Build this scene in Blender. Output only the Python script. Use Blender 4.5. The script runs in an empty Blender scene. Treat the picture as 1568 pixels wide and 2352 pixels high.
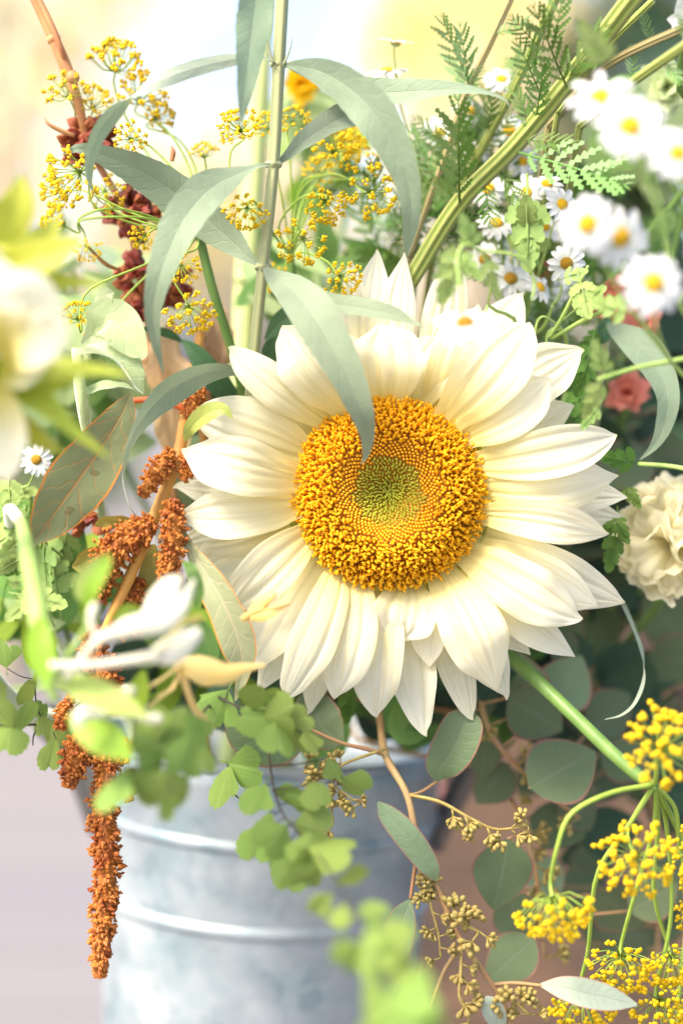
import bpy, math, random
import numpy as np
from mathutils import Matrix, Vector
random.seed(7)
R = math.radians
SC = bpy.context.scene
COL = SC.collection
# ------------------------------------------------------------------ camera
F, D0, PITCH, CZ = 4500.0, 0.735, R(4.0), 0.46      # focal length in picture units, focus distance, tilt, height
cd = bpy.data.cameras.new('camera'); cam = bpy.data.objects.new('camera', cd); COL.objects.link(cam)
cam.location = (0, 0, CZ); cam.rotation_euler = (R(90) - PITCH, 0, 0)
cd.sensor_fit = 'VERTICAL'; cd.sensor_height = 36.0; cd.lens = F / 2352 * 36.0
cd.clip_start = 0.02; cd.clip_end = 400
cd.dof.use_dof = True; cd.dof.focus_distance = D0; cd.dof.aperture_fstop = 2.7
SC.camera = cam
# ------------------------------------------------------------------ light
w = bpy.data.worlds.new('World'); SC.world = w; w.use_nodes = True
nt = w.node_tree; sky = nt.nodes.new('ShaderNodeTexSky'); sky.sky_type = 'NISHITA'; sky.sun_disc = False
SUN_EL, SUN_AZ = R(52), R(-128)                       # azimuth from +Y towards +X
sky.sun_elevation = SUN_EL; sky.sun_rotation = SUN_AZ; sky.dust_density = 4.0; sky.air_density = 0.75; sky.ozone_density = 0.5
bg = nt.nodes['Background']; bg.inputs[1].default_value = 0.15; nt.links.new(sky.outputs[0], bg.inputs[0])
sl = bpy.data.lights.new('sun', 'SUN'); sl.energy = 2.0; sl.angle = R(18); sl.color = (1, .88, .72)
so = bpy.data.objects.new('sun', sl); COL.objects.link(so)
sd = Vector((math.sin(SUN_AZ) * math.cos(SUN_EL), math.cos(SUN_AZ) * math.cos(SUN_EL), math.sin(SUN_EL)))
so.rotation_euler = sd.to_track_quat('Z', 'Y').to_euler(); so.location = (0, 0, 3)
vs = SC.view_settings; vs.view_transform = 'Standard'; vs.look = 'None'; vs.exposure = 1.8; vs.gamma = 1.0
SC.cycles.use_denoising = True; SC.cycles.max_bounces = 10; SC.cycles.transmission_bounces = 6
# ------------------------------------------------------------------ space helpers
FW = Vector((0, math.cos(PITCH), -math.sin(PITCH))); UP = Vector((0, math.sin(PITCH), math.cos(PITCH))); RT = Vector((1, 0, 0))
C0 = Vector((0, 0, CZ)); PX = D0 / F
def P(u, v, d=0.0):
    """a place in the room: across, down, and metres behind (+) or before (-) the sunflower's plane"""
    Z = D0 + d
    return C0 + FW * Z + RT * ((u - 784) / F * Z) - UP * ((v - 1176) / F * Z)
def CV(x, y, t): return (RT * x + UP * y - FW * t).normalized()
def rnd(a, b): return random.uniform(a, b)
def cat(pts, n):
    """Catmull-Rom through rows of numbers"""
    p = np.array(pts, float); k = len(p)
    if k == 2: p = np.array([p[0], (p[0] + p[1]) / 2, p[1]]); k = 3
    q = np.vstack([2 * p[0] - p[1], p, 2 * p[-1] - p[-2]])
    out = []
    for i in range(n):
        t = i / (n - 1) * (k - 1); j = min(int(t), k - 2); t -= j
        a, b, c, d = q[j], q[j + 1], q[j + 2], q[j + 3]
        out.append(.5 * (2 * b + (c - a) * t + (2 * a - 5 * b + 4 * c - d) * t * t + (3 * b - a - 3 * c + d) * t ** 3))
    return np.array(out)
# ------------------------------------------------------------------ mesh helpers
ORG = {}
class MB:
    def __init__(s): s.v = []; s.f = []; s.uv = []
    def add(s, v, f, uv=None):
        o = len(s.v); s.v += [tuple(x) for x in v]; s.f += [tuple(i + o for i in q) for q in f]
        s.uv += list(uv) if uv is not None else [(.5, .5)] * len(v)
        return s
    def data(s, name, mat, smooth=True, org=None):
        v = s.v if org is None else [(x[0] - org[0], x[1] - org[1], x[2] - org[2]) for x in s.v]
        me = bpy.data.meshes.new(name); me.from_pydata(v, [], s.f)
        ul = me.uv_layers.new(name='UVMap'); li = np.zeros(len(me.loops), int); me.loops.foreach_get('vertex_index', li)
        ul.data.foreach_set('uv', np.array(s.uv, float)[li].ravel())
        me.materials.append(mat)
        if smooth: me.polygons.foreach_set('use_smooth', [True] * len(me.polygons))
        return me
    def build(s, name, mat, parent=None, smooth=True, kind=None):
        org = ORG.get(parent.name) if parent else None
        o = bpy.data.objects.new(name, s.data(name, mat, smooth, org)); COL.objects.link(o)
        if parent: o.parent = parent; ORG[o.name] = org
        if kind: o['kind'] = kind
        return o
def inst(name, me, parent, M, local=False):
    o = bpy.data.objects.new(name, me); COL.objects.link(o); o.parent = parent
    if not local: M = Matrix.Translation(-Vector(ORG[parent.name])) @ M
    o.matrix_basis = M
    return o
def thing(name, label, cat_, loc, group=None):
    o = bpy.data.objects.new(name, None); COL.objects.link(o); o.location = loc; o.empty_display_size = .01
    o['label'] = label; o['category'] = cat_
    if group: o['group'] = group
    ORG[o.name] = Vector(loc)
    return o
def tubemesh(pts, rad, sides=8, mb=None, ridges=0, rr=0.0):
    pts = np.array(pts, float); n = len(pts); mb = mb or MB(); V = []; U = []
    t = np.gradient(pts, axis=0); t /= np.linalg.norm(t, axis=1)[:, None] + 1e-12
    ref = np.array([0.31, -.9, .3]); a = np.cross(t[0], ref); a /= np.linalg.norm(a)
    for i in range(n):
        a = a - t[i] * np.dot(a, t[i]); a /= np.linalg.norm(a) + 1e-12; b = np.cross(t[i], a)
        for k in range(sides):
            th = 2 * math.pi * k / sides; r = rad[i] * (1 + (rr * math.cos(ridges * th) if ridges else 0))
            V.append(pts[i] + r * (a * math.cos(th) + b * math.sin(th))); U.append((k / sides, i / (n - 1)))
    Fc = [(i * sides + k, i * sides + (k + 1) % sides, (i + 1) * sides + (k + 1) % sides, (i + 1) * sides + k) for i in range(n - 1) for k in range(sides)]
    Fc.append(tuple(range(sides))[::-1]); Fc.append(tuple(range((n - 1) * sides, n * sides)))
    return mb.add(V, Fc, U)
def tube(st, n=24, sides=8, mb=None, **k):
    """stations (u, v, d, radius in picture units)"""
    c = cat(st, n); pts = [P(*r[:3]) for r in c]
    return tubemesh(pts, [max(r[3], .3) * (D0 + r[2]) / F for r in c], sides, mb, **k)
def curve3(pts, r0, r1, n=14, sides=6, mb=None):
    c = cat([tuple(p) for p in pts], n)
    return tubemesh(c, [r0 + (r1 - r0) * i / (n - 1) for i in range(n)], sides, mb)
def ribbon(st, n=26, m=8, fold=.15, ridge=0.0, nr=3, crease=(), wav=0.0, wf=3, jag=0.0, mb=None, cup=0.0):
    """a blade along stations (u, v, d, half-width, roll degrees)"""
    c = cat([(s + (0,) * 5)[:5] for s in st], n); mb = mb or MB(); V = []; U = []
    pts = [P(*r[:3]) for r in c]; ph = rnd(0, 6)
    for i, r in enumerate(c):
        t = (pts[min(i + 1, n - 1)] - pts[max(i - 1, 0)]).normalized()
        tc = (C0 - pts[i]).normalized(); x = t.cross(tc).normalized(); f = x.cross(t).normalized()
        a = R(r[4]); wd = x * math.cos(a) + f * math.sin(a); nn = f * math.cos(a) - x * math.sin(a)
        hw = max(r[3], .25) * (D0 + r[2]) / F
        for k in range(m + 1):
            s = -1 + 2 * k / m; h = hw * (1 + (jag * rnd(-1, 1) if abs(s) > .99 else 0))
            z = hw * (fold * abs(s) - cup * s * s + ridge * math.cos(math.pi * nr * s) - sum(cd_ * math.exp(-((s - cs) / cw) ** 2) for cs, cd_, cw in crease) + wav * s * s * math.sin(wf * 6.28 * i / n + ph + (2 if s > 0 else 0)))
            V.append(pts[i] + wd * (s * h) + nn * z); U.append((k / m, i / (n - 1)))
    Fc = [(i * (m + 1) + k, i * (m + 1) + k + 1, (i + 1) * (m + 1) + k + 1, (i + 1) * (m + 1) + k) for i in range(n - 1) for k in range(m)]
    return mb.add(V, Fc, U)
def grid(fn, n, m, mb=None):
    mb = mb or MB(); V = []; U = []
    for i in range(n + 1):
        for k in range(m + 1):
            V.append(fn(k / m, i / n)); U.append((k / m, i / n))
    return mb.add(V, [(i * (m + 1) + k, i * (m + 1) + k + 1, (i + 1) * (m + 1) + k + 1, (i + 1) * (m + 1) + k) for i in range(n) for k in range(m)], U)
def frame(base, tip, roll=0, width=1.0, face=None):
    """matrix taking the unit blade (+Y long, +Z face) from base to tip"""
    y = tip - base; L = y.length; y.normalize(); z = face or (C0 - base); x = y.cross(z).normalized(); z = x.cross(y)
    a = R(roll); x2 = x * math.cos(a) + z * math.sin(a); z2 = z * math.cos(a) - x * math.sin(a)
    M = Matrix((x2 * L * width, y * L, z2 * L)).transposed().to_4x4(); M.translation = base
    return M
def axisframe(pos, ax, scale, spin=0):
    q = ax.to_track_quat('Z', 'Y').to_matrix().to_4x4()
    return Matrix.Translation(pos) @ q @ Matrix.Rotation(spin, 4, 'Z') @ Matrix.Diagonal((scale, scale, scale, 1))
# ------------------------------------------------------------------ materials
def mk(name):
    m = bpy.data.materials.new(name); m.use_nodes = True; t = m.node_tree; t.nodes.clear()
    return m, t, t.nodes, t.links
def N(t, typ, **k):
    n = t.nodes.new(typ)
    for a, b in k.items(): setattr(n, a, b)
    return n
def mth(t, op, a, b=None, c=None):
    n = N(t, 'ShaderNodeMath', operation=op)
    for i, x in enumerate((a, b, c)):
        if x is None: continue
        if isinstance(x, (int, float)): n.inputs[i].default_value = x
        else: t.links.new(x, n.inputs[i])
    return n.outputs[0]
def mixc(t, fac, a, b):
    n = N(t, 'ShaderNodeMix', data_type='RGBA')
    for s, x in ((n.inputs[0], fac), (n.inputs[6], a), (n.inputs[7], b)):
        if isinstance(x, (int, float)): s.default_value = x
        elif isinstance(x, tuple): s.default_value = x + (1,)
        else: t.links.new(x, s)
    return n.outputs[2]
def noise(t, vec, scale, detail=3, rough=.6):
    n = N(t, 'ShaderNodeTexNoise'); n.inputs['Scale'].default_value = scale; n.inputs['Detail'].default_value = detail; n.inputs['Roughness'].default_value = rough
    if vec is not None: t.links.new(vec, n.inputs['Vector'])
    return n.outputs['Fac']
def finish(t, m, col, rough, trans, bump=None, bstr=.3, sheen=0.0, metal=0.0, spec=.35, tcol=None, sss=0.0, bdist=.001):
    b = N(t, 'ShaderNodeBsdfPrincipled'); o = N(t, 'ShaderNodeOutputMaterial')
    if isinstance(col, tuple): b.inputs['Base Color'].default_value = col + (1,)
    else: t.links.new(col, b.inputs['Base Color'])
    if isinstance(rough, (int, float)): b.inputs['Roughness'].default_value = rough
    else: t.links.new(rough, b.inputs['Roughness'])
    b.inputs['Metallic'].default_value = metal; b.inputs['Specular IOR Level'].default_value = spec
    if sheen: b.inputs['Sheen Weight'].default_value = sheen; b.inputs['Sheen Roughness'].default_value = .5
    nrm = None
    if bump is not None:
        bn = N(t, 'ShaderNodeBump'); bn.inputs['Strength'].default_value = bstr; bn.inputs['Distance'].default_value = bdist
        t.links.new(bump, bn.inputs['Height']); nrm = bn.outputs[0]; t.links.new(nrm, b.inputs['Normal'])
    if trans:
        tr = N(t, 'ShaderNodeBsdfTranslucent'); mx = N(t, 'ShaderNodeMixShader'); mx.inputs[0].default_value = trans
        c = tcol if tcol is not None else col
        if isinstance(c, tuple): tr.inputs[0].default_value = c + (1,)
        else: t.links.new(c, tr.inputs[0])
        if nrm: t.links.new(nrm, tr.inputs[1])
        t.links.new(b.outputs[0], mx.inputs[1]); t.links.new(tr.outputs[0], mx.inputs[2]); t.links.new(mx.outputs[0], o.inputs[0])
    else: t.links.new(b.outputs[0], o.inputs[0])
    return m
def leafmat(name, top, under=None, vein=None, trans=.3, rough=.5, nv=9, vamt=.35, edge=None, sheen=0.0, var=.3, spots=None, spec=.35):
    m, t, _, L = mk(name); uv = N(t, 'ShaderNodeUVMap'); sx = N(t, 'ShaderNodeSeparateXYZ'); L.new(uv.outputs[0], sx.inputs[0])
    a = mth(t, 'MULTIPLY', mth(t, 'ABSOLUTE', mth(t, 'SUBTRACT', sx.outputs[0], .5)), 2.0)
    mid = mth(t, 'SUBTRACT', 1.0, mth(t, 'SMOOTHSTEP', a, .02, .09)) if False else mth(t, 'MAXIMUM', mth(t, 'SUBTRACT', 1.0, mth(t, 'MULTIPLY', a, 14.0)), 0.0)
    s = mth(t, 'SUBTRACT', mth(t, 'MULTIPLY', sx.outputs[1], float(nv)), mth(t, 'MULTIPLY', a, 1.1))
    s = mth(t, 'ADD', s, mth(t, 'MULTIPLY', noise(t, N(t, 'ShaderNodeTexCoord').outputs['Object'], 95, 2), 1.6))
    s = mth(t, 'ABSOLUTE', mth(t, 'SUBTRACT', mth(t, 'FRACT', s), .5))
    s = mth(t, 'MAXIMUM', mth(t, 'SUBTRACT', 1.0, mth(t, 'MULTIPLY', s, 11.0)), 0.0)
    v = mth(t, 'MAXIMUM', mid, mth(t, 'MULTIPLY', s, .55))
    geo = N(t, 'ShaderNodeNewGeometry'); tc = N(t, 'ShaderNodeTexCoord')
    oi = N(t, 'ShaderNodeObjectInfo')
    nz = noise(t, tc.outputs['Object'], 60, 3); nf = mth(t, 'ADD', noise(t, tc.outputs['Object'], 420, 4), mth(t, 'MULTIPLY', noise(t, tc.outputs['Object'], 120, 2), 1.2))
    c = mixc(t, geo.outputs['Backfacing'], top, under) if under else mixc(t, 0.0, top, top)
    hs = N(t, 'ShaderNodeHueSaturation'); L.new(c, hs.inputs['Color'])
    L.new(mth(t, 'ADD', 1 - var, mth(t, 'MULTIPLY', mth(t, 'ADD', mth(t, 'MULTIPLY', nz, 1.4), mth(t, 'MULTIPLY', oi.outputs['Random'], .6)), var)), hs.inputs['Value'])
    L.new(mth(t, 'ADD', .485, mth(t, 'MULTIPLY', oi.outputs['Random'], .03)), hs.inputs['Hue'])
    c = hs.outputs[0]
    if spots:
        sp = mth(t, 'MULTIPLY', mth(t, 'GREATER_THAN', noise(t, tc.outputs['Object'], 130, 2), .66), .55); c = mixc(t, sp, c, spots)
    if vein: c = mixc(t, mth(t, 'MULTIPLY', v, vamt), c, vein)
    if edge:
        e = mth(t, 'GREATER_THAN', a, .93); c = mixc(t, mth(t, 'MULTIPLY', e, .85), c, edge)
    h = mth(t, 'ADD', mth(t, 'MULTIPLY', v, -.38), mth(t, 'MULTIPLY', nf, .5))
    return finish(t, m, c, rough, trans, h, .5, sheen, spec=spec, bdist=.0009)
def petalmat(name, tip, base, streak=.12, trans=.4, nb=26.0, y0=.0, y1=.55, rough=.55, tipc=None):
    m, t, _, L = mk(name); uv = N(t, 'ShaderNodeUVMap'); sx = N(t, 'ShaderNodeSeparateXYZ'); L.new(uv.outputs[0], sx.inputs[0])
    mp = N(t, 'ShaderNodeMapping'); mp.inputs['Scale'].default_value = (nb, 1.3, 1); L.new(uv.outputs[0], mp.inputs[0])
    oi = N(t, 'ShaderNodeObjectInfo'); sc = N(t, 'ShaderNodeVectorMath', operation='SCALE'); sc.inputs[0].default_value = (7, 31, 13); L.new(oi.outputs['Random'], sc.inputs['Scale'])
    L.new(sc.outputs[0], mp.inputs['Location'])
    st = noise(t, mp.outputs[0], 1.0, 4, .55)
    g = N(t, 'ShaderNodeMapRange', interpolation_type='SMOOTHSTEP'); L.new(sx.outputs[1], g.inputs[0]); g.inputs[1].default_value = y0; g.inputs[2].default_value = y1
    g.inputs[3].default_value = 1.0; g.inputs[4].default_value = 0.0
    c = mixc(t, g.outputs[0], tip, base)
    dk = tuple(x * .8 for x in base)
    c = mixc(t, mth(t, 'MULTIPLY', mth(t, 'GREATER_THAN', st, .56), streak), c, dk)
    if tipc:
        e = N(t, 'ShaderNodeMapRange'); L.new(sx.outputs[1], e.inputs[0]); e.inputs[1].default_value = .93; e.inputs[2].default_value = 1.0
        c = mixc(t, mth(t, 'MULTIPLY', e.outputs[0], .6), c, tipc)
    return finish(t, m, c, rough, trans, st, .3, spec=.2, bdist=.0012)
def plain(name, c1, c2=None, rough=.5, scale=80, trans=0.0, bstr=.3, spec=.35, sheen=0.0, metal=0.0, nsc=(1, 1, 1), bdist=.0008):
    m, t, _, L = mk(name); tc = N(t, 'ShaderNodeTexCoord'); mp = N(t, 'ShaderNodeMapping'); mp.inputs['Scale'].default_value = nsc
    L.new(tc.outputs['Object'], mp.inputs[0]); nz = noise(t, mp.outputs[0], scale, 4)
    oi = N(t, 'ShaderNodeObjectInfo')
    rp = N(t, 'ShaderNodeMapRange'); L.new(nz, rp.inputs[0]); rp.inputs[1].default_value = .35; rp.inputs[2].default_value = .65
    c = mixc(t, rp.outputs[0], c1, c2 or tuple(x * .75 for x in c1)); c = mixc(t, mth(t, 'MULTIPLY', oi.outputs['Random'], .35), c, c2 or c1)
    return finish(t, m, c, rough, trans, nz, bstr, sheen, metal, spec, bdist=bdist)
def stripemat(name, c1, c2, ns, rough=.5):
    m, t, _, L = mk(name); uv = N(t, 'ShaderNodeUVMap'); sx = N(t, 'ShaderNodeSeparateXYZ'); L.new(uv.outputs[0], sx.inputs[0]); tc = N(t, 'ShaderNodeTexCoord')
    w_ = mth(t, 'ADD', mth(t, 'MULTIPLY', mth(t, 'COSINE', mth(t, 'MULTIPLY', sx.outputs[0], 6.2832 * ns)), .5), .5)
    nz = noise(t, tc.outputs['Object'], 45, 4); c = mixc(t, w_, c2, c1); c = mixc(t, mth(t, 'MULTIPLY', nz, .5), c, tuple(x * .6 for x in c2))
    fine = noise(t, tc.outputs['Object'], 1500, 2)
    return finish(t, m, c, rough, 0, mth(t, 'ADD', w_, mth(t, 'MULTIPLY', fine, .4)), .6, spec=.3, bdist=.0008, sheen=.2)
M = {}
M['petal'] = petalmat('petal_cream', (.82, .80, .64), (.81, .68, .22), .24, .45, nb=11, y1=.62, tipc=(.72, .58, .2))
M['daisy'] = petalmat('daisy_white', (.70, .71, .70), (.66, .68, .58), .15, .3, nb=7)
M['daisyd'] = plain('daisy_disc', (.95, .60, .01), (.9, .47, .006), .7, 900, bstr=.9)
M['oldd'] = plain('daisy_disc_old', (.62, .34, .01), (.38, .2, .01), .7, 900, bstr=.9)
M['floret'] = plain('floret_gold', (.96, .60, .010), (.94, .50, .007), .55, 300, .3)
M['bud'] = plain('floret_bud', (.90, .47, .008), (.74, .33, .008), .6, 300)
M['bract'] = plain('disc_bract', (.56, .56, .05), (.42, .45, .04), .6, 300)
M['discbase'] = plain('disc_base', (.42, .18, .006), (.30, .13, .008), .8, 500)
M['buddleia'] = leafmat('buddleia_leaf', (.20, .265, .165), (.28, .33, .245), (.34, .42, .28), .25, .65, 13, .14, sheen=.25, var=.35)
M['buddark'] = leafmat('dark_leaf', (.05, .13, .05), (.12, .2, .12), (.12, .2, .1), .25, .5, 10, .3)
M['budstem'] = stripemat('grey_green_stem', (.40, .41, .20), (.30, .34, .16), 4, .7)
M['palestalk'] = plain('pale_stalk', (.52, .58, .24), (.45, .52, .2), .5, 60)
M['greenstem'] = plain('green_stem', (.15, .25, .055), (.10, .19, .04), .45, 150, nsc=(1, 1, .1))
M['dillray'] = plain('dill_ray', (.34, .46, .07), (.26, .4, .06), .5, 200, .1)
M['dillyellow'] = plain('dill_floret', (.92, .70, .012), (.88, .60, .008), .6, 400, .3)
M['tansystem'] = stripemat('ribbed_stem', (.36, .38, .10), (.19, .26, .035), 7)
M['brownstem'] = stripemat('brownish_stem', (.34, .30, .12), (.26, .20, .07), 6)
M['tansy'] = leafmat('fern_leaf', (.115, .23, .035), (.18, .29, .08), None, .3, .5, var=.4)
M['tansylight'] = leafmat('fern_leaf_light', (.2, .36, .1), (.26, .4, .16), None, .35, .5, var=.35)
M['fever'] = leafmat('feverfew_leaf', (.34, .48, .14), (.42, .54, .26), None, .35, .55, var=.3)
M['feverstem'] = plain('feverfew_stem', (.34, .46, .12), (.26, .4, .1), .5, 100)
M['redseed'] = plain('red_husk', (.30, .045, .018), (.15, .022, .014), .4, 300, .1)
M['orseed'] = plain('orange_husk', (.46, .15, .045), (.26, .055, .02), .45, 300, .15)
M['rusttwig'] = plain('rust_stem', (.50, .26, .10), (.34, .13, .05), .55, 90, nsc=(1, 1, .3))
M['amaranth'] = plain('amaranth_seed', (.56, .22, .035), (.30, .07, .012), .6, 170, .12)
M['amaranthstem'] = plain('amaranth_stem', (.62, .33, .06), (.55, .25, .06), .5, 60)
M['redstem'] = plain('red_stem', (.65, .13, .03), (.5, .12, .03), .5, 80)
M['amleaf'] = leafmat('amaranth_leaf', (.17, .19, .09), (.20, .22, .12), (.5, .2, .05), .25, .65, 8, .6, edge=(.6, .2, .03), spots=(.12, .09, .03), var=.5)
M['amleaf2'] = leafmat('amaranth_leaf_pale', (.33, .36, .20), (.36, .38, .22), (.62, .5, .36), .3, .6, 12, .7, edge=(.75, .3, .04), var=.35)
M['olive'] = leafmat('olive_leaf', (.3, .27, .06), (.36, .3, .1), (.4, .3, .1), .3, .55, 9, .5, edge=(.5, .2, .03))
M['tan'] = leafmat('dried_leaf', (.62, .42, .24), (.7, .52, .34), (.45, .22, .08), .3, .7, 7, .5, spots=(.45, .18, .04), var=.4)
M['hairy'] = leafmat('hairy_leaf', (.46, .56, .28), (.54, .62, .36), (.56, .64, .4), .35, .7, 8, .5, sheen=.8, var=.2)
M['hairystem'] = plain('hairy_stem', (.45, .55, .24), (.38, .5, .2), .7, 500, sheen=.9)
M['bracty'] = leafmat('bract_leaf', (.42, .46, .05), (.45, .5, .07), (.5, .54, .12), .4, .5, 6, .3)
M['honeywhite'] = plain('honeysuckle_white', (.74, .72, .52), (.72, .71, .60), .5, 60, .3)
M['honeyyellow'] = plain('honeysuckle_yellow', (.85, .60, .16), (.85, .68, .3), .5, 60, .3)
M['lime'] = leafmat('lime_leaf', (.27, .42, .035), (.33, .45, .08), (.4, .5, .12), .4, .45, 7, .3)
M['limepale'] = leafmat('pale_lime_leaf', (.40, .50, .12), (.42, .52, .16), (.45, .55, .2), .4, .5, 7, .3)
M['fern'] = leafmat('maidenhair', (.225, .335, .065), (.30, .40, .12), (.36, .46, .16), .36, .5, 22, .35, var=.5)
M['fernstalk'] = plain('fern_stalk', (.06, .04, .03), (.04, .03, .03), .4, 80)
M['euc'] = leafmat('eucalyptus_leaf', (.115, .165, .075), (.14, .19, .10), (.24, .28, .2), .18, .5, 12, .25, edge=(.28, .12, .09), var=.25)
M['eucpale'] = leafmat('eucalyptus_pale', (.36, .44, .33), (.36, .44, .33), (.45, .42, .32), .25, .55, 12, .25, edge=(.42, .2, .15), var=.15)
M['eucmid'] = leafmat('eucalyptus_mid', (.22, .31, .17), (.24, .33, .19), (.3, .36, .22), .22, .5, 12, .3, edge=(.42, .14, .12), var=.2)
M['eucstem'] = plain('eucalyptus_twig', (.40, .19, .09), (.34, .24, .10), .5, 60)
M['eucbud'] = plain('eucalyptus_bud', (.36, .33, .09), (.27, .17, .05), .5, 400)
M['carn'] = petalmat('carnation_cream', (.88, .84, .62), (.86, .79, .42), .06, .55, nb=10, y0=.1, y1=.9)
M['coral'] = petalmat('coral_petal', (.80, .30, .22), (.66, .14, .08), .1, .3)
M['pink'] = petalmat('pink_petal', (.8, .38, .42), (.7, .25, .28), .1, .3)
M['palegreen'] = petalmat('pale_green_petal', (.58, .66, .36), (.45, .55, .2), .1, .4)
M['gold'] = petalmat('gold_petal', (.86, .55, .01), (.8, .4, .01), .1, .3)
M['fillmid'] = leafmat('mid_green_leaf', (.12, .24, .05), (.18, .28, .1), (.2, .3, .1), .3, .5, var=.4)
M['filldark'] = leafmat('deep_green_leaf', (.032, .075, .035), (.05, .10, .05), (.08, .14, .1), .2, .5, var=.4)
M['fillpale'] = leafmat('pale_green_leaf', (.38, .5, .22), (.44, .55, .3), (.46, .55, .34), .35, .55, var=.3)
M['autumn'] = leafmat('autumn_leaf', (.84, .70, .26), (.84, .72, .32), None, .5, .6, var=.4)
M['autumn2'] = leafmat('cream_leaf', (.86, .76, .42), (.86, .78, .46), None, .5, .6, var=.3)
M['bark'] = plain('bark', (.52, .44, .32), (.4, .33, .22), .85, 6)
def zincmat():
    m, t, _, L = mk('galvanised_zinc'); tc = N(t, 'ShaderNodeTexCoord')
    vo = N(t, 'ShaderNodeTexVoronoi'); vo.inputs['Scale'].default_value = 90; 
    nz0 = N(t, 'ShaderNodeTexNoise'); nz0.inputs['Scale'].default_value = 60; L.new(tc.outputs['Object'], nz0.inputs['Vector'])
    mx = N(t, 'ShaderNodeMix', data_type='VECTOR'); mx.inputs[0].default_value = .02; L.new(tc.outputs['Object'], mx.inputs[4]); L.new(nz0.outputs['Color'], mx.inputs[5])
    L.new(mx.outputs[1], vo.inputs['Vector'])
    sv = N(t, 'ShaderNodeSeparateXYZ'); L.new(vo.outputs['Color'], sv.inputs[0])
    big = noise(t, tc.outputs['Object'], 38, 5, .65); st = noise(t, tc.outputs['Object'], 14, 4, .6)
    c = mixc(t, mth(t, 'MULTIPLY', sv.outputs[0], .8), (.22, .30, .325), (.34, .425, .445))
    rp = N(t, 'ShaderNodeMapRange'); L.new(big, rp.inputs[0]); rp.inputs[1].default_value = .38; rp.inputs[2].default_value = .68
    c = mixc(t, mth(t, 'MULTIPLY', rp.outputs[0], .8), c, (.50, .52, .53))
    rp2 = N(t, 'ShaderNodeMapRange'); L.new(st, rp2.inputs[0]); rp2.inputs[1].default_value = .5; rp2.inputs[2].default_value = .75
    c = mixc(t, mth(t, 'MULTIPLY', rp2.outputs[0], .4), c, (.19, .22, .22))
    ro = mth(t, 'ADD', .36, mth(t, 'MULTIPLY', big, .3))
    return finish(t, m, c, ro, 0, big, .15, metal=.55, spec=.5)
M['zinc'] = zincmat()
M['wire'] = plain('dark_wire', (.12, .12, .12), (.2, .18, .16), .5, 80, metal=.7)
def groundmat():
    m, t, _, L = mk('weathered_boards'); tc = N(t, 'ShaderNodeTexCoord'); mp = N(t, 'ShaderNodeMapping'); mp.inputs['Scale'].default_value = (.6, 7.2, 1)
    L.new(tc.outputs['Object'], mp.inputs[0]); sx = N(t, 'ShaderNodeSeparateXYZ'); L.new(mp.outputs[0], sx.inputs[0])
    wn = N(t, 'ShaderNodeTexWhiteNoise', noise_dimensions='1D'); L.new(mth(t, 'FLOOR', sx.outputs[1]), wn.inputs['W'])
    c = mixc(t, wn.outputs[0], (.165, .155, .165), (.20, .18, .17))
    c = mixc(t, mth(t, 'MULTIPLY', noise(t, mp.outputs[0], 3, 5), .6), c, (.14, .135, .15))
    gap = mth(t, 'LESS_THAN', mth(t, 'FRACT', sx.outputs[1]), .05); c = mixc(t, mth(t, 'MULTIPLY', gap, .7), c, (.07, .066, .07))
    return finish(t, m, c, .75, 0, noise(t, mp.outputs[0], 9, 5), .3, bdist=.004)
M['ground'] = groundmat()
M['soil'] = plain('brown_earth', (.085, .046, .022), (.022, .013, .008), .9, 9, bdist=.02, bstr=.6)
# ------------------------------------------------------------------ the setting
def sheet(name, pts, z, mat, n=1):
    mb = MB(); mb.add([(x, y, z) for x, y in pts], [tuple(range(len(pts)))]); o = mb.build(name, mat, smooth=False); o['kind'] = 'structure'; return o
sheet('ground', [(-60, -20), (60, -20), (60, 120), (-60, 120)], 0, M['ground'])
def soil_patch():
    random.seed(3)
    n = 40; V = []; Fc = []
    for i in range(n + 1):
        for k in range(n + 1):
            x, y = .015 + 3.0 * k / n + (0 if k else .04 * math.sin(i * .7)), .95 + 3.2 * i / n
            e = min(i, k, n - i, n - k); V.append((x, y, .004 + min(e, 4) * .004 + (rnd(0, .016) if e else 0)))
    Fc = [(i * (n + 1) + k, i * (n + 1) + k + 1, (i + 1) * (n + 1) + k + 1, (i + 1) * (n + 1) + k) for i in range(n) for k in range(n)]
    o = MB().add(V, Fc).build('soil', M['soil']); o['kind'] = 'structure'
soil_patch()
# trees and shrubs of the far background
def crown(blobs, n, size, mb=None, flat=.5):
    mb = mb or MB(); V = []; Fc = []; U = []
    tot = sum(b[3] ** 2 for b in blobs)
    for (bx, by, bz, br) in blobs:
        for _ in range(int(n * br ** 2 / tot)):
            d = Vector((random.gauss(0, 1), random.gauss(0, 1), random.gauss(0, 1))).normalized() * (br * rnd(.45, 1.05)); d.z *= .85
            p = Vector((bx, by, bz)) + d; a = Vector((rnd(-1, 1), rnd(-1, 1), rnd(-1, .4))).normalized(); b = a.cross(Vector((rnd(-1, 1), rnd(-1, 1), rnd(-1, 1)))).normalized()
            s = size * rnd(.6, 1.3); o = len(V)
            V += [p, p + a * s * .5 + b * s * .32, p + a * s, p + a * s * .5 - b * s * .32]; Fc.append((o, o + 1, o + 2, o + 3)); U += [(.5, 0), (1, .5), (.5, 1), (0, .5)]
    return mb.add(V, Fc, U)
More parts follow.
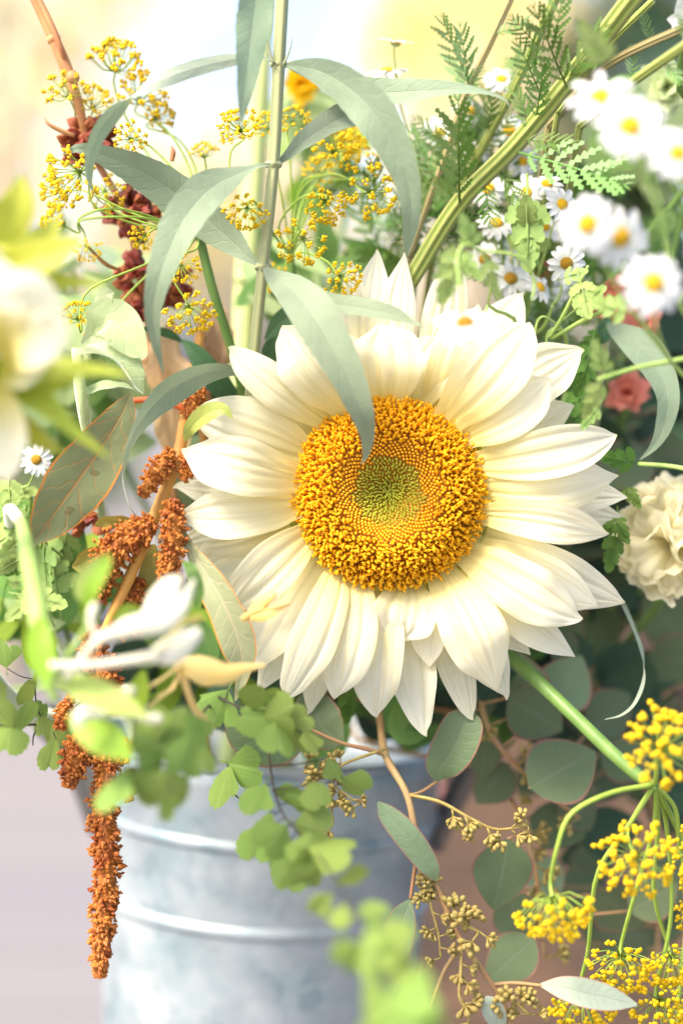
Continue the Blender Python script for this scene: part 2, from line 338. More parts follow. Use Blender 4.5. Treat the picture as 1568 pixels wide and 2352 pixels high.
def tree(name, label, x, y, h, r, mat, n, size, group=None, nb=7):
    t = thing(name, label, 'tree' if 'tree' in name else 'shrub', (x, y, 0), group)
    blobs = [(x + rnd(-r, r) * .75, y + rnd(-r, r) * .7, h * rnd(.42, .92), r * rnd(.38, .62)) for _ in range(nb)]
    mb = MB(); curve3([(x, y, -.02), (x + rnd(-.1, .1) * r, y, h * .3), (x + rnd(-.2, .2) * r, y, h * .75)], .05 * h * .55, .012 * h, 14, 8, mb)
    mb.build('trunk', M['bark'], t)
    for b in blobs[:5]:
        mb = MB(); curve3([(x, y, h * .28), ((x + b[0]) / 2, (y + b[1]) / 2, (h * .3 + b[2]) / 2 + .04 * h), b[:3]], .016 * h, .005 * h, 9, 6, mb).build('limb', M['bark'], t)
    crown(blobs, n, size).build('crown', mat, t, smooth=False)
    return t
random.seed(21)
tree('autumn_tree', 'pale golden tree with bare grey trunk far behind the drooping leaf tips', -1.35, 7.5, 2.9, .95, M['autumn2'], 900, .11)
tree('autumn_tree', 'tall yellow tree far behind the rust seed stalk', -2.3, 12.5, 4.6, 1.4, M['autumn'], 1400, .15)
tree('autumn_tree', 'yellow tree far behind the small upright daisies', .35, 9.5, 4.0, .85, M['autumn'], 900, .12)
tree('autumn_tree', 'golden brown tree far behind the ribbed green stems', .95, 7.0, 2.7, .62, M['autumn'], 900, .10)
tree('evergreen_tree', 'dark green tree far behind the white daisy spray', 1.28, 5.6, 2.4, .62, M['filldark'], 2600, .10)
tree('autumn_tree', 'low cream coloured tree far behind the grey leafed stem', -.35, 8.2, 1.55, .65, M['autumn2'], 900, .10)
tree('young_tree', 'slender young tree with sparse yellow leaves behind the boards', -.50, 2.9, 1.25, .36, M['autumn'], 170, .05)
tree('young_tree', 'slender young golden tree behind the earth bed', .22, 3.3, 1.35, .30, M['autumn'], 130, .05)
tree('garden_shrub', 'dark blue green shrub growing from the bare earth', .62, 2.3, .62, .26, M['filldark'], 2600, .05)
tree('garden_shrub', 'broad deep green shrub at the edge of the earth bed', .36, 2.75, .50, .27, M['filldark'], 2400, .05)
tree('garden_shrub', 'light green shrub beyond the weathered boards', -.75, 3.4, .50, .34, M['fillpale'], 2200, .06)
# ------------------------------------------------------------------ the bucket
BC = P(548, 1950, .17); BX, BY = BC.x, BC.y
RIMZ = P(545, 1690, .17).z
BT = Matrix.Translation((BX, BY, 0)) @ Matrix.Rotation(R(3.0), 4, 'Y')
def bucket():
    t = thing('metal_bucket', 'tall galvanised metal bucket holding the whole bouquet', 'bucket', (BX, BY, 0))
    rt, rb, h = .0785, .062, RIMZ / math.cos(R(3)); S = 72
    def rad(z): return rb + (rt - rb) * z / h
    def ring(profile, name, mat, par):
        mb = MB(); V = []; n = len(profile); U = []
        for r, z in profile:
            for k in range(S): a = 2 * math.pi * k / S; V.append(BT @ Vector((r * math.cos(a), r * math.sin(a), z))); U.append((k / S, z / h))
        Fc = [(i * S + k, i * S + (k + 1) % S, (i + 1) * S + (k + 1) % S, (i + 1) * S + k) for i in range(n - 1) for k in range(S)]
        return mb.add(V, Fc, U).build(name, mat, par)
    pr = [(.001, .004), (rb - .002, .004)] + [(rad(h * i / 30), .004 + (h - .004) * i / 30) for i in range(31)] + [(rt - .0012, h)] + [(rad(h * i / 10) - .0012, .006 + (h - .006) * i / 10) for i in range(10, -1, -1)] + [(.001, .006)]
    ring(pr, 'bucket_wall', M['zinc'], t)
    def band(z, a, name='hoop'):
        r = rad(z); ring([(r - .0004, z - a * 1.3), (r + .0009, z - a * .8), (r + .0019, z), (r + .0009, z + a * .8), (r - .0004, z + a * 1.3)], name, M['zinc'], t)
    band(P(545, 2150, .095).z, .0026); band(P(545, 1948, .095).z, .0026); band(.03, .0026)
    rim = ring([(rt + .0022 * math.cos(q), h + .0022 * math.sin(q)) for q in [i * math.pi / 4 for i in range(9)]], 'rolled_rim', M['zinc'], t)
    for s in (-1, 1):
        mb = MB(); x = s * (rad(h - .02) + .0012)
        pts = [BT @ Vector((s * (rad(h - .045) + .001), -.012, h - .045)), BT @ Vector((s * (rad(h) + .012), -.016, h - .012)), BT @ Vector((s * (rt + .024), -.02, h + .004)), BT @ Vector((s * (rt + .024), .02, h + .004)), BT @ Vector((s * (rt + .012), .016, h - .012)), BT @ Vector((s * (rad(h - .045) + .001), .012, h - .045))]
        curve3(pts, .0038, .0038, 30, 8, mb).build('handle', M['wire'], t)
    return t
bucket()
def mouth(dx=0, dy=0, dz=-.12): return Vector((BX + dx, BY + dy, RIMZ + dz))
def root(start, mid=None, dx=0, dy=0):
    """stem points from a place in the bouquet down into the bucket"""
    p = [start];
    if mid is not None: p.append(mid)
    return p + [mouth(dx * .8, dy * .8, .012), mouth(dx * .5, dy * .5, -.16)]
# ------------------------------------------------------------------ sunflower
def sunflower():
    random.seed(11)
    c = P(893, 1130, 0); t = thing('sunflower', 'open cream sunflower with golden florets and green centre', 'sunflower', c)
    ax = CV(-.02, .10, 1); Rr = 212 * PX
    q = ax.to_track_quat('Z', 'Y').to_matrix()
    def D(x, y, z): return c + q @ Vector((x, y, z))
    def prof(r): return .010 * math.exp(-((r - .62) / .36) ** 2) - .004 * math.exp(-(r / .3) ** 2) - .004 * max(0, r - .75) / .25 - .003
    grid(lambda a, b: D(Rr * b * .97 * math.cos(6.2832 * a), Rr * b * .97 * math.sin(6.2832 * a), prof(b) - .0012), 24, 60).build('disc', M['discbase'], t)
    N_ = 2500; o, bu, br = MB(), MB(), MB(); GA = math.pi * (3 - 5 ** .5)
    for i in range(N_):
        r = math.sqrt((i + .5) / N_); a = i * GA; rr = r * Rr * 1.02
        p0 = D(rr * math.cos(a), rr * math.sin(a), prof(r) - .0012)
        rad_ = q @ Vector((math.cos(a), math.sin(a), 0)); nrm = q @ Vector((0, 0, 1)); tan = rad_.cross(nrm)
        edge = .56 + .07 * rnd(-1, 1)
        if r > edge:
            lean = (r - .5) * 1.5 + rnd(-.25, .25)
            L = rnd(.0026, .0046); dr = (nrm + rad_ * lean + tan * rnd(-.35, .35)).normalized(); bend = (tan * rnd(-1, 1) + rad_ * rnd(-.5, 1)) * L * .3
            pts = [p0, p0 + dr * L * .5, p0 + dr * L * .85 + bend * .5, p0 + dr * L + bend]
            tubemesh(pts, [.00036, .00050, .00058, .00018], 5, o)
            if random.random() < .8:
                e = pts[2]; s1 = (dr + tan * rnd(.5, 1.3)).normalized() * .0011; s2 = (dr - tan * rnd(.5, 1.3)).normalized() * .0011
                for s in (s1, s2): tubemesh([e, e + s * .6, e + s + rad_ * rnd(-.0004, .0006)], [.0002, .00021, .00008], 4, o)
        elif r > .39 + .04 * rnd(-1, 1):
            L = rnd(.0017, .0023); dr = (nrm + rad_ * (-.25 + rnd(-.15, .15))).normalized()
            tubemesh([p0, p0 + dr * L * .5, p0 + dr * L * .85, p0 + dr * L], [.00042, .00058, .00054, .00014], 6, bu)
        else:
            L = rnd(.0020, .0030); dr = (nrm - rad_ * rnd(.5, 1.1) + tan * rnd(-.3, .3)).normalized()
            tubemesh([p0, p0 + dr * L * .5, p0 + dr * L], [.00042, .00042, .00004], 5, br)
    o.build('open_florets', M['floret'], t, kind='stuff'); bu.build('floret_buds', M['bud'], t, kind='stuff'); br.build('centre_bracts', M['bract'], t, kind='stuff')
    # petals: base, tip, half-width, layer (0 front .. 3 rear), forward bulge
    pet = [((905, 935), (930, 580), 44, 3), ((860, 930), (868, 572), 46, 3), ((835, 940), (805, 598), 40, 3), ((985, 930), (1050, 575), 50, 3),
           ((885, 925), (875, 742), 86, 1), ((955, 925), (1010, 770), 72, 2), ((1000, 940), (1100, 700), 70, 2), ((1010, 945), (1198, 672), 62, 3),
           ((1030, 962), (1217, 742), 78, 0), ((1060, 985), (1338, 800), 70, 2), ((1070, 1000), (1262, 868), 66, 0), ((1085, 1010), (1318, 930), 50, 3),
           ((1098, 1065), (1416, 1000), 58, 0), ((1105, 1120), (1420, 1092), 55, 0), ((1105, 1140), (1440, 1142), 48, 2), ((1105, 1150), (1434, 1192), 46, 3),
           ((1100, 1180), (1397, 1228), 48, 0), ((1085, 1225), (1434, 1385), 66, 2), ((1075, 1255), (1372, 1392), 62, 1), ((1068, 1268), (1336, 1424), 66, 0),
           ((1062, 1300), (1320, 1508), 44, 1), ((1050, 1310), (1218, 1504), 40, 2), ((1010, 1312), (1142, 1585), 74, 0), ((1030, 1320), (1168, 1606), 54, 1),
           ((935, 1340), (915, 1476), 72, 0), ((960, 1350), (985, 1532), 40, 1), ((985, 1330), (1082, 1656), 44, 3), ((945, 1345), (975, 1692), 54, 2),
           ((890, 1340), (862, 1648), 60, 1), ((820, 1318), (766, 1606), 66, 0), ((780, 1300), (652, 1608), 56, 0), ((800, 1320), (708, 1644), 40, 3), ((770, 1300), (590, 1592), 44, 2),
           ((745, 1260), (572, 1540), 58, 1), ((715, 1222), (528, 1400), 60, 0), ((700, 1200), (430, 1330), 66, 3), ((690, 1180), (404, 1255), 58, 3), ((690, 1160), (404, 1182), 58, 0),
           ((690, 1130), (396, 1116), 48, 3), ((690, 1100), (416, 1034), 66, 0), ((705, 1040), (440, 950), 70, 1), ((725, 990), (530, 925), 48, 2),
           ((740, 965), (526, 794), 46, 1), ((790, 935), (648, 748), 70, 0), ((760, 950), (600, 850), 48, 3), ((830, 920), (760, 760), 60, 2)]
    for (bx, by), (tx, ty), hw, lay in pet:
        dx, dy = tx - bx, ty - by; L = math.hypot(dx, dy); nx, ny = -dy / L, dx / L
        d0 = .004 + .0028 * lay; bul = (-.012 + .004 * lay + rnd(-.003, .003)) * min(1, L / 300); td = [-.002, .004, .010, .017][lay] + rnd(-.004, .004)
        sw = rnd(-.045, .045) * L; base_in = .06
        st = []
        hookx = rnd(-.02, .02) * L
        va, vb = rnd(-.08, .06), rnd(-.1, .08)
        for f, wd in ((-.12, .42), (.06, .56), (.22, .80), (.42, .98 + va * .5), (.62, 1.0), (.78, .80 + va), (.90, .44 + vb), (.96, .19 + vb * .6), (1.0, .02)):
            k = math.sin(math.pi * min(max(f, 0), 1)); kd = d0 + (td - d0) * max(f, 0) + bul * k
            hk = hookx if f > .98 else 0
            st.append((bx + dx * f + nx * (sw * k + hk), by + dy * f + ny * (sw * k + hk), kd, hw * wd, rnd(-6, 6)))
        ro = rnd(-14, 14)
        st = [s[:4] + (s[4] + ro,) for s in st]
        cr = [(c_ + rnd(-.12, .12), rnd(.04, .13), rnd(.07, .13)) for c_ in random.choice(((-.38, .36), (-.5, 0, .45), (-.3, .3), (-.55, -.15, .3, .6)))]
        ribbon(st, 30, 24, fold=rnd(-.05, .10), ridge=.008, nr=random.choice((5, 7)), crease=cr, wav=rnd(.04, .12), wf=rnd(.5, 1.3), cup=rnd(-.18, .2)).build('petal', M['petal'], t)
    # green back and stem
    bk = c + FW * .016
    grid(lambda a, b: D(Rr * 1.14 * math.sin(b * 1.6) * math.cos(6.2832 * a), Rr * 1.14 * math.sin(b * 1.6) * math.sin(6.2832 * a), -.008 - .016 * math.cos(b * 1.6)), 8, 32).build('calyx', M['bracty'], t)
    curve3([bk - FW * .002, bk + FW * .03 - UP * .012, bk + FW * .075 - UP * .05] + root(bk + FW * .11 - UP * .10)[1:], .0058, .0062, 30, 10).build('stem', M['hairystem'], t)
sunflower()
# ------------------------------------------------------------------ grey leafed (buddleia) stem
def grey_stem():
    random.seed(5)
    t = thing('buddleia_stem', 'upright pale stem with long drooping grey green leaves', 'leafy stem', P(578, 920, .01))
    mb = tube([(650, -40, -.012, 15), (640, 150, -.01, 14.5), (628, 378, -.006, 13.5), (604, 612, .0, 13), (590, 750, .006, 12.5), (577, 880, .014, 12.5), (568, 1000, .03, 12)], 50, 12, ridges=4, rr=.06)
    curve3([P(568, 1000, .03)] + root(P(560, 1250, .07))[0:], .0021, .0022, 20, 8, mb)
    mb.build('stem', M['budstem'], t)
    for (u, v, d) in ((640, 148, -.010), (628, 378, -.006), (604, 614, 0), (571, 858, .012)):
        tube([(u - 19, v + 3, d, 6), (u - 8, v - 1, d, 13), (u, v, d, 16.5), (u + 8, v - 1, d, 13), (u + 19, v + 3, d, 6)], 12, 8).build('node', M['budstem'], t)
    for a in ((628, 150, -.013, 610, 60), (650, 150, -.013, 672, 85)):
        tube([(a[0], a[1], a[2], 3), ((a[0] + a[3]) / 2 - (640 - a[0]) * .3, (a[1] + a[4]) / 2, a[2], 2.4), (a[3], a[4], a[2], 1)], 10, 5).build('bud_bract', M['budstem'], t)
    Ls = [[(596, -60, -.03, 34, 10), (584, 30, -.03, 42, 12), (574, 110, -.032, 37, 15), (563, 200, -.034, 22, 20), (556, 255, -.034, 9, 20), (552, 286, -.034, 1, 20)],
          [(632, 146, -.012, 3, 0), (600, 130, -.014, 6, 150), (540, 136, -.018, 15, 165), (470, 150, -.022, 19, 170), (400, 172, -.026, 20, 160), (330, 203, -.028, 20, 120), (272, 245, -.028, 26, 60), (230, 300, -.026, 24, 40), (207, 360, -.022, 18, 40), (205, 415, -.018, 13, 60), (222, 455, -.012, 7, 110), (244, 472, -.008, 1, 120)],
          [(650, 150, -.012, 3, 0), (690, 152, -.016, 16, 0), (745, 168, -.022, 34, -12), (805, 205, -.028, 47, -18), (860, 260, -.032, 50, -15), (905, 335, -.032, 42, -12), (935, 415, -.030, 31, -10), (944, 490, -.026, 22, -5), (938, 550, -.020, 12, 0), (934, 592, -.016, 1, 0)],
          [(636, 376, -.004, 3, 0), (662, 356, -.003, 12, 25), (710, 315, 0, 26, 35), (770, 278, .004, 34, 30), (830, 258, .01, 26, 20), (880, 255, .014, 1, 10)],
          [(648, 146, -.008, 3, 0), (720, 170, 0, 20, 20), (800, 205, 0, 32, 30), (880, 212, -.002, 33, 28), (960, 208, -.006, 29, 25), (1040, 205, -.010, 19, 40), (1110, 212, -.012, 10, 60), (1155, 228, -.012, 6, 60), (1172, 248, -.012, 1, 60)],
          [(622, 378, -.008, 3, 0), (590, 382, -.010, 9, -50), (540, 402, -.016, 26, -38), (480, 436, -.024, 46, -22), (425, 500, -.030, 48, -15), (390, 570, -.034, 40, -12), (364, 645, -.036, 29, -10), (352, 715, -.034, 20, -10), (357, 780, -.030, 12, -5), (368, 825, -.026, 6, 0), (376, 858, -.024, 1, 0)],
          [(600, 612, .0, 2, 0), (572, 590, .004, 14, 10), (535, 555, .008, 32, 14), (485, 512, .010, 45, 15), (430, 465, .010, 50, 15), (370, 420, .008, 46, 14), (300, 382, .004, 36, 10), (230, 354, 0, 22, 0), (180, 342, -.004, 12, -20), (144, 356, -.006, 1, -30)],
          [(606, 616, -.004, 4, 0), (628, 634, -.010, 20, 20), (668, 664, -.020, 42, 24), (712, 715, -.030, 54, 18), (755, 785, -.036, 50, 12), (796, 862, -.038, 41, 8), (828, 940, -.036, 29, 4), (843, 1000, -.030, 17, 0), (840, 1042, -.024, 8, -10), (830, 1066, -.020, 1, -20)],
          [(612, 618, 0, 3, 0), (680, 660, -.006, 14, 30), (760, 694, -.014, 22, 25), (830, 706, -.020, 25, 25), (900, 722, -.024, 19, 30), (945, 740, -.026, 9, 40), (974, 752, -.028, 1, 40)],
          [(566, 858, .01, 3, 0), (548, 855, .006, 7, 30), (510, 852, 0, 24, 40), (455, 862, -.006, 38, 42), (395, 893, -.012, 40, 42), (345, 940, -.016, 34, 45), (305, 1000, -.016, 26, 60), (283, 1062, -.014, 19, 75), (284, 1120, -.010, 14, 95), (302, 1172, -.004, 8, 100), (342, 1216, .002, 1, 110)]]
    for s in Ls:
        ribbon(s, 60, 12, fold=.18, wav=.10, wf=2.8, jag=.035).build('leaf', M['buddleia'], t)
    ribbon([(610, 780, .03, 4, 0), (640, 745, .03, 22, 10), (672, 722, .028, 24, 10), (705, 702, .025, 2, 0)], 16, 6).build('leaf', M['buddark'], t)
grey_stem()
def dark_leaves():
    t = thing('leafy_twig', 'short twig with dark green lance leaves behind the grey leafed stem', 'twig', P(548, 960, .04))
    tube([(548, 960, .04, 5), (520, 890, .038, 4.5), (470, 830, .034, 4), (420, 780, .03, 3)], 20, 6).build('stem', M['greenstem'], t)
    curve3([P(548, 960, .04)] + root(P(540, 1200, .07), None, -.02)[0:], .0011, .0014, 16, 6).build('stem', M['greenstem'], t)
    for s in ([(540, 925, .036, 6, 0), (515, 895, .03, 26, 10), (475, 845, .026, 27, 10), (445, 805, .026, 18, 10), (415, 778, .028, 1, 0)],
              [(505, 920, .03, 4, 0), (520, 960, .03, 25, 0), (530, 1010, .03, 20, 0), (535, 1040, .03, 1, 0)],
              [(420, 785, .03, 3, 0), (385, 765, .026, 12, 30), (345, 755, .022, 9, 40), (316, 752, .02, 1, 40)],
              [(640, 860, .04, 4, 0), (620, 820, .038, 20, 0), (628, 780, .036, 14, 0), (640, 750, .036, 1, 0)]):
        ribbon(s, 20, 6).build('leaf', M['buddark'], t)
dark_leaves()
t = thing('pale_stalk', 'thick pale green bare stalk behind the grey leafed stem', 'stalk', P(552, 1000, .13))
mb = tube([(612, -60, .12, 22), (592, 250, .125, 26), (570, 600, .13, 28), (556, 850, .13, 28), (552, 1000, .13, 27)], 40, 14)
curve3([P(552, 1000, .13)] + root(P(552, 1250, .15), None, 0, .03), .0049, .0049, 14, 12, mb); mb.build('stalk_wall', M['palestalk'], t)
for v, u in ((300, 589), (640, 567)): tube([(u + 1, v - 9, .127, 25), (u, v, .127, 30), (u - 1, v + 9, .127, 26)], 8, 14).build('node', M['palestalk'], t)
# ------------------------------------------------------------------ dill
def umbel_meshes(seed, nray, spread, dots, el=1):
    random.seed(seed); ra, fl = MB(), MB()
    for i in range(nray):
        ph = spread * math.sqrt((i + .5) / nray); th = i * 2.39996 + rnd(-.15, .15); L = rnd(.86, 1.08)
        e = Vector((math.sin(ph) * math.cos(th), math.sin(ph) * math.sin(th), math.cos(ph))); g = Vector((0, 0, .16 * math.sin(ph)))
        e2 = e * L + g * .3
        tubemesh([(0, 0, 0), tuple(e * L * .5 - g), tuple(e2)], [.022, .016, .018], 5, ra)
        for k in range(dots):
            off = Vector((rnd(-1, 1), rnd(-1, 1), rnd(-.4, 1))).normalized() * rnd(.07, .16) + e * .05
            r = rnd(.046, .082) * el; cpt = e2 + off
            tubemesh([tuple(e2), tuple(cpt)], [.010, .010], 3, ra)
            # small knobbly floret
            V = [cpt + Vector(x) * r * rnd(.8, 1.2) for x in ((1, 0, 0), (-1, 0, 0), (0, 1, 0), (0, -1, 0), (0, 0, 1), (0, 0, -1), (.6, .6, .5), (-.6, .6, .5), (-.6, -.6, .5), (.6, -.6, .5))]
            fl.add(V, [(0, 6, 4), (6, 2, 4), (2, 7, 4), (7, 1, 4), (1, 8, 4), (8, 3, 4), (3, 9, 4), (9, 0, 4), (0, 2, 6), (2, 1, 7), (1, 3, 8), (3, 0, 9), (0, 5, 2), (2, 5, 1), (1, 5, 3), (3, 5, 0)])
    return ra.data('umbellet', M['dillray']), fl.data('florets', M['dillyellow'])
UM = [umbel_meshes(1, 24, 1.25, 9), umbel_meshes(2, 20, 1.45, 9), umbel_meshes(3, 28, 1.1, 8), umbel_meshes(4, 32, 1.35, 4, 1.35)]
def dill(label, hub, umb, stem, r_ray=2.6, kind=None):
    t = thing('dill_flower', label, 'dill', P(*stem[-1][:3]) if len(stem[-1]) > 2 else stem[-1])
    H_ = P(*hub)
    for (u, v, d, r, axc, ctrl) in umb:
        p = P(u, v, d); k = random.randrange(3) if kind is None else kind
        o = inst('umbellet', UM[k][0], t, axisframe(p, CV(*axc), r * (D0 + d) / F, rnd(0, 6))); ORG[o.name] = None
        f = inst('florets', UM[k][1], o, Matrix.Identity(4), local=True); f['kind'] = 'stuff'
        a = CV(*axc); pts = [H_] + [P(*q) for q in ctrl] + [p - a * .006, p]
        curve3(pts, r_ray * PX * 1.15, r_ray * PX * .85, 22, 6).build('stalk', M['dillray'], t)
    return t, H_
random.seed(31)
t, h = dill('yellow dill with many small umbels around the rust seed heads', (458, 535, .02), [
    (265, 165, .03, 66, (.1, .8, .5), [(380, 420, .03), (290, 270, .035)]),
    (158, 222, .02, 50, (-.3, .7, .6), [(330, 430, .03), (190, 300, .03)]),
    (215, 250, .03, 48, (.2, .6, .7), [(360, 400, .03), (240, 320, .03)]),
    (322, 235, .035, 62, (.3, .5, .7), [(440, 400, .03), (385, 300, .03)]),
    (355, 275, .04, 44, (.5, .3, .7), [(452, 400, .035), (410, 320, .035)]),
    (300, 320, .01, 40, (0, -.2, .9), [(420, 420, .02), (350, 340, .02)]),
    (185, 395, .0, 68, (-.5, -.35, .8), [(330, 520, .01), (215, 470, .0)]),
    (145, 440, .015, 46, (-.7, -.2, .7), [(330, 500, .01), (200, 440, .01)]),
    (150, 520, -.02, 46, (-.8, .3, .5), [(330, 500, -.01), (190, 505, -.02)]),
    (200, 565, -.02, 32, (.2, -.8, .5), [(280, 480, -.01), (185, 500, -.02)]),
    (553, 302, .012, 50, (-.2, .25, .9), [(520, 440, .015), (530, 350, .015)]),
    (470, 362, .03, 32, (-.1, .9, .4), [(465, 460, .025), (472, 400, .03)]),
    (240, 440, .02, 42, (.3, -.5, .8), [(360, 520, .01), (260, 480, .01)]),
    (335, 540, .0, 32, (-.5, -.5, .7), [(400, 535, .01), (360, 525, .005)]),
    (418, 610, -.004, 38, (.5, -.6, .6), [(452, 570, .01), (430, 580, .0)]),
    (432, 705, -.004, 58, (.25, -.6, .7), [(420, 590, .01), (400, 640, .0)]),
    (180, 735, .0, 40, (-.1, .6, .7), [(350, 600, .01), (200, 670, .005)]),
    (212, 790, .01, 28, (.4, .5, .7), [(330, 640, .02), (240, 740, .015)])],
    [(458, 535, .02)])
mb = tube([(456, 520, .02, 8), (465, 570, .02, 11), (490, 670, .022, 11.5), (525, 780, .028, 11.5), (548, 860, .032, 11.5), (566, 950, .04, 11)], 30, 10)
curve3([P(566, 950, .04)] + root(P(580, 1200, .08), None, .01), .0019, .0021, 16, 8, mb); mb.build('stem', M['greenstem'], t)
t, h = dill('yellow dill umbels between the grey leafed stem and the ferny leaves', (668, 590, .045), [
    (622, 300, .02, 40, (-.1, .5, .8), [(650, 470, .035), (630, 370, .03)]),
    (672, 285, .03, 38, (.4, .3, .8), [(670, 470, .04), (665, 350, .035)]),
    (765, 350, .03, 58, (.2, .2, .9), [(690, 430, .04), (735, 400, .035)]),
    (800, 325, .045, 44, (.5, .4, .7), [(720, 430, .045), (780, 380, .045)]),
    (748, 462, .012, 50, (.1, -.5, .8), [(640, 520, .03), (690, 455, .02)]),
    (848, 442, .015, 60, (.2, -.1, .9), [(690, 440, .04), (770, 400, .03)]),
    (568, 478, -.006, 48, (-.1, -.6, .8), [(630, 540, .02), (590, 470, .0)]),
    (697, 548, .008, 56, (-.1, -.5, .8), [(672, 560, .02), (690, 530, .015)]),
    (780, 635, .01, 46, (.3, -.4, .8), [(700, 580, .03), (750, 600, .02)]),
    (735, 400, .05, 40, (0, .3, .9), [(690, 480, .05), (715, 430, .05)]),
    (868, 380, .04, 40, (.5, .2, .8), [(740, 430, .05), (830, 410, .045)]),
    (640, 640, .045, 34, (-.2, -.3, .9), [(655, 610, .045)])],
    [(668, 590, .045)])
curve3([h, P(672, 700, .05)] + root(P(660, 1000, .08), P(620, 1300, .12)), .0015, .002, 24, 8).build('stem', M['greenstem'], t)
t, h = dill('large yellow dill head arching over eucalyptus on a thick green stem', (1503, 1802, -.02), [
    (1518, 1722, -.045, 88, (.05, .25, .95), [(1506, 1780, -.03)]),
    (1459, 1968, -.03, 84, (-.05, -.05, .98), [(1470, 1850, -.015), (1440, 1910, -.01)]),
    (1268, 2062, -.03, 88, (.05, -.85, .45), [(1400, 1822, -.03), (1310, 1870, -.035), (1278, 1950, -.035)]),
    (1424, 2196, .004, 72, (-.15, -.55, .8), [(1500, 1900, -.01), (1455, 2060, 0)]),
    (1540, 2196, .01, 64, (.1, -.6, .7), [(1510, 1900, -.005), (1500, 2050, .005)]),
    (1512, 2300, .008, 70, (.05, -.2, .9), [(1530, 1900, .0), (1540, 2100, .008)]),
    (1335, 2290, .014, 74, (0, -.75, .6), [(1440, 1900, -.02), (1370, 2010, -.01), (1350, 2180, .01)]),
    (1580, 1960, -.01, 70, (.4, .1, .9), [(1550, 1860, -.01)]),
    (1590, 2080, .02, 60, (.3, -.2, .9), [(1560, 1920, .01)]),
    (1568, 2340, .03, 60, (.2, -.3, .9), [(1580, 2000, .02)])],
    [(1503, 1802, -.02)], r_ray=5.2, kind=3)
mb = tube([(1508, 1812, -.02, 11), (1470, 1786, -.018, 15), (1400, 1725, -.012, 16), (1300, 1628, 0, 16), (1180, 1515, .02, 17), (1090, 1440, .04, 17)], 40, 12)
curve3([P(1090, 1440, .04), P(960, 1400, .075)] + root(P(800, 1500, .12), None, .03), .0028, .003, 20, 10, mb); mb.build('stem', M['greenstem'], t)
# ------------------------------------------------------------------ unit leaf shapes (length 1 along +Y, face +Z)
def u_leaf(hw=.2, k=.45, fold=.12, bend=.12, n=10, m=6, wave=0.0):
    def fn(a, b):
        s = 2 * a - 1; wd = hw * (math.sin(math.pi * b ** k) ** .85 if 0 < b < 1 else 0.004)
        return (s * wd, b, fold * abs(s) * wd - bend * b * b + wave * s * s * math.sin(9 * b) * wd)
    return grid(fn, n, m)
def u_pinnate(n=11, pl=.26, w0=.034, teeth=5, ang=58, fwd=.3, stalk=.1, curl=.1):
    mb = MB(); tubemesh([(0, 0, 0), (0, .5, -curl * .25), (0, 1, -curl)], [.012, .010, .004], 5, mb)
    for i in range(n):
        f = i / (n - 1); y = stalk + (1 - stalk - .04) * f; L = pl * (math.sin(math.pi * (.16 + .80 * f)) ** .8) * rnd(.85, 1.1)
        for s in (-1, 1):
            a = R(ang - 22 * f + rnd(-13, 13)); dx, dy = s * math.sin(a), math.cos(a); K = 2 * teeth + 2; V = []; U = []; dz = rnd(-.06, .10)
            for k in range(K + 1):
                q = k / K; c = (dx * L * q, y + dy * L * q + .03 * q * q, -curl * y * y + dz * q * L + .1 * q * (1 - q) * L)
                wd = w0 * (L / pl) * (.35 + 1.1 * math.sin(math.pi * min(q * .92 + .06, 1)) ** .7) * (rnd(.85, 1.15) if k % 2 else .30)
                if k == K: wd = .002
                V += [(c[0] - dy * wd * s + dx * wd * .4, c[1] + dx * wd * s + dy * wd * .5, c[2] + .004), (c[0], c[1], c[2]), (c[0] + dy * wd * s + dx * wd * .4, c[1] - dx * wd * s + dy * wd * .5, c[2] + .004)]; U += [(.2, q), (.35, q), (.2, q)]
            mb.add(V, [(3 * k + j, 3 * k + j + 1, 3 * k + j + 4, 3 * k + j + 3) for k in range(K) for j in (0, 1)], U)
    return mb
def u_lobed(n=3, seed=0):
    """feverfew leaf: few broad toothed lobes"""
    random.seed(seed); mb = MB(); tubemesh([(0, -.25, 0), (0, .5, .01), (0, .95, -.1)], [.018, .016, .005], 5, mb)
    parts = [(y, s, R(48 - 14 * i), .36 * (1 - .1 * i)) for i, y in enumerate((.15, .38, .6)[:n]) for s in (-1, 1)] + [(.62, 0, 0, .40)]
    for y, s, a, L in parts:
        dx, dy = s * math.sin(a), math.cos(a)
        if s == 0: dx, dy = 0, 1
        K = 9; V = []; U = []; z0 = rnd(-.05, .05)
        for k in range(K + 1):
            q = k / K; wd = .125 * (L / .36) * (math.sin(math.pi * min(q * .9 + .1, 1)) ** .6) * (1 if k % 3 else .7)
            if k == K: wd = .01
            c = (dx * L * q, y + dy * L * q, -.14 * (y + dy * L * q) ** 2 - .12 * q * q * L + z0 * q); px, py = -dy, dx
            V += [(c[0] + px * wd + dx * .03, c[1] + py * wd + dy * .03, c[2] + .02), c, (c[0] - px * wd + dx * .03, c[1] - py * wd + dy * .03, c[2] + .02)]; U += [(.15, q), (.3, q), (.15, q)]
        mb.add(V, [(3 * k + j, 3 * k + j + 1, 3 * k + j + 4, 3 * k + j + 3) for k in range(K) for j in (0, 1)], U)
    return mb
def u_fan(seed):
    random.seed(seed); ph = rnd(0, 6); nl = random.choice((4, 5)); sp = R(rnd(52, 80))
    def fn(a, b):
        th = (2 * a - 1) * sp; r = b * (.70 + .30 * abs(math.cos(nl * .62 * th + ph)) ** .6 + .025 * math.sin(31 * th)) * (1 - .16 * abs(2 * a - 1))
        return (r * math.sin(th) * .8, r * math.cos(th), .07 * b * math.sin(3 * th + ph) - .1 * b * b)
    mb = grid(fn, 6, 40); tubemesh([(0, -.25, 0), (0, .03, 0)], [.013, .013], 4, mb)
    return mb
def shade(mb, name, mat): return mb.data(name, mat)
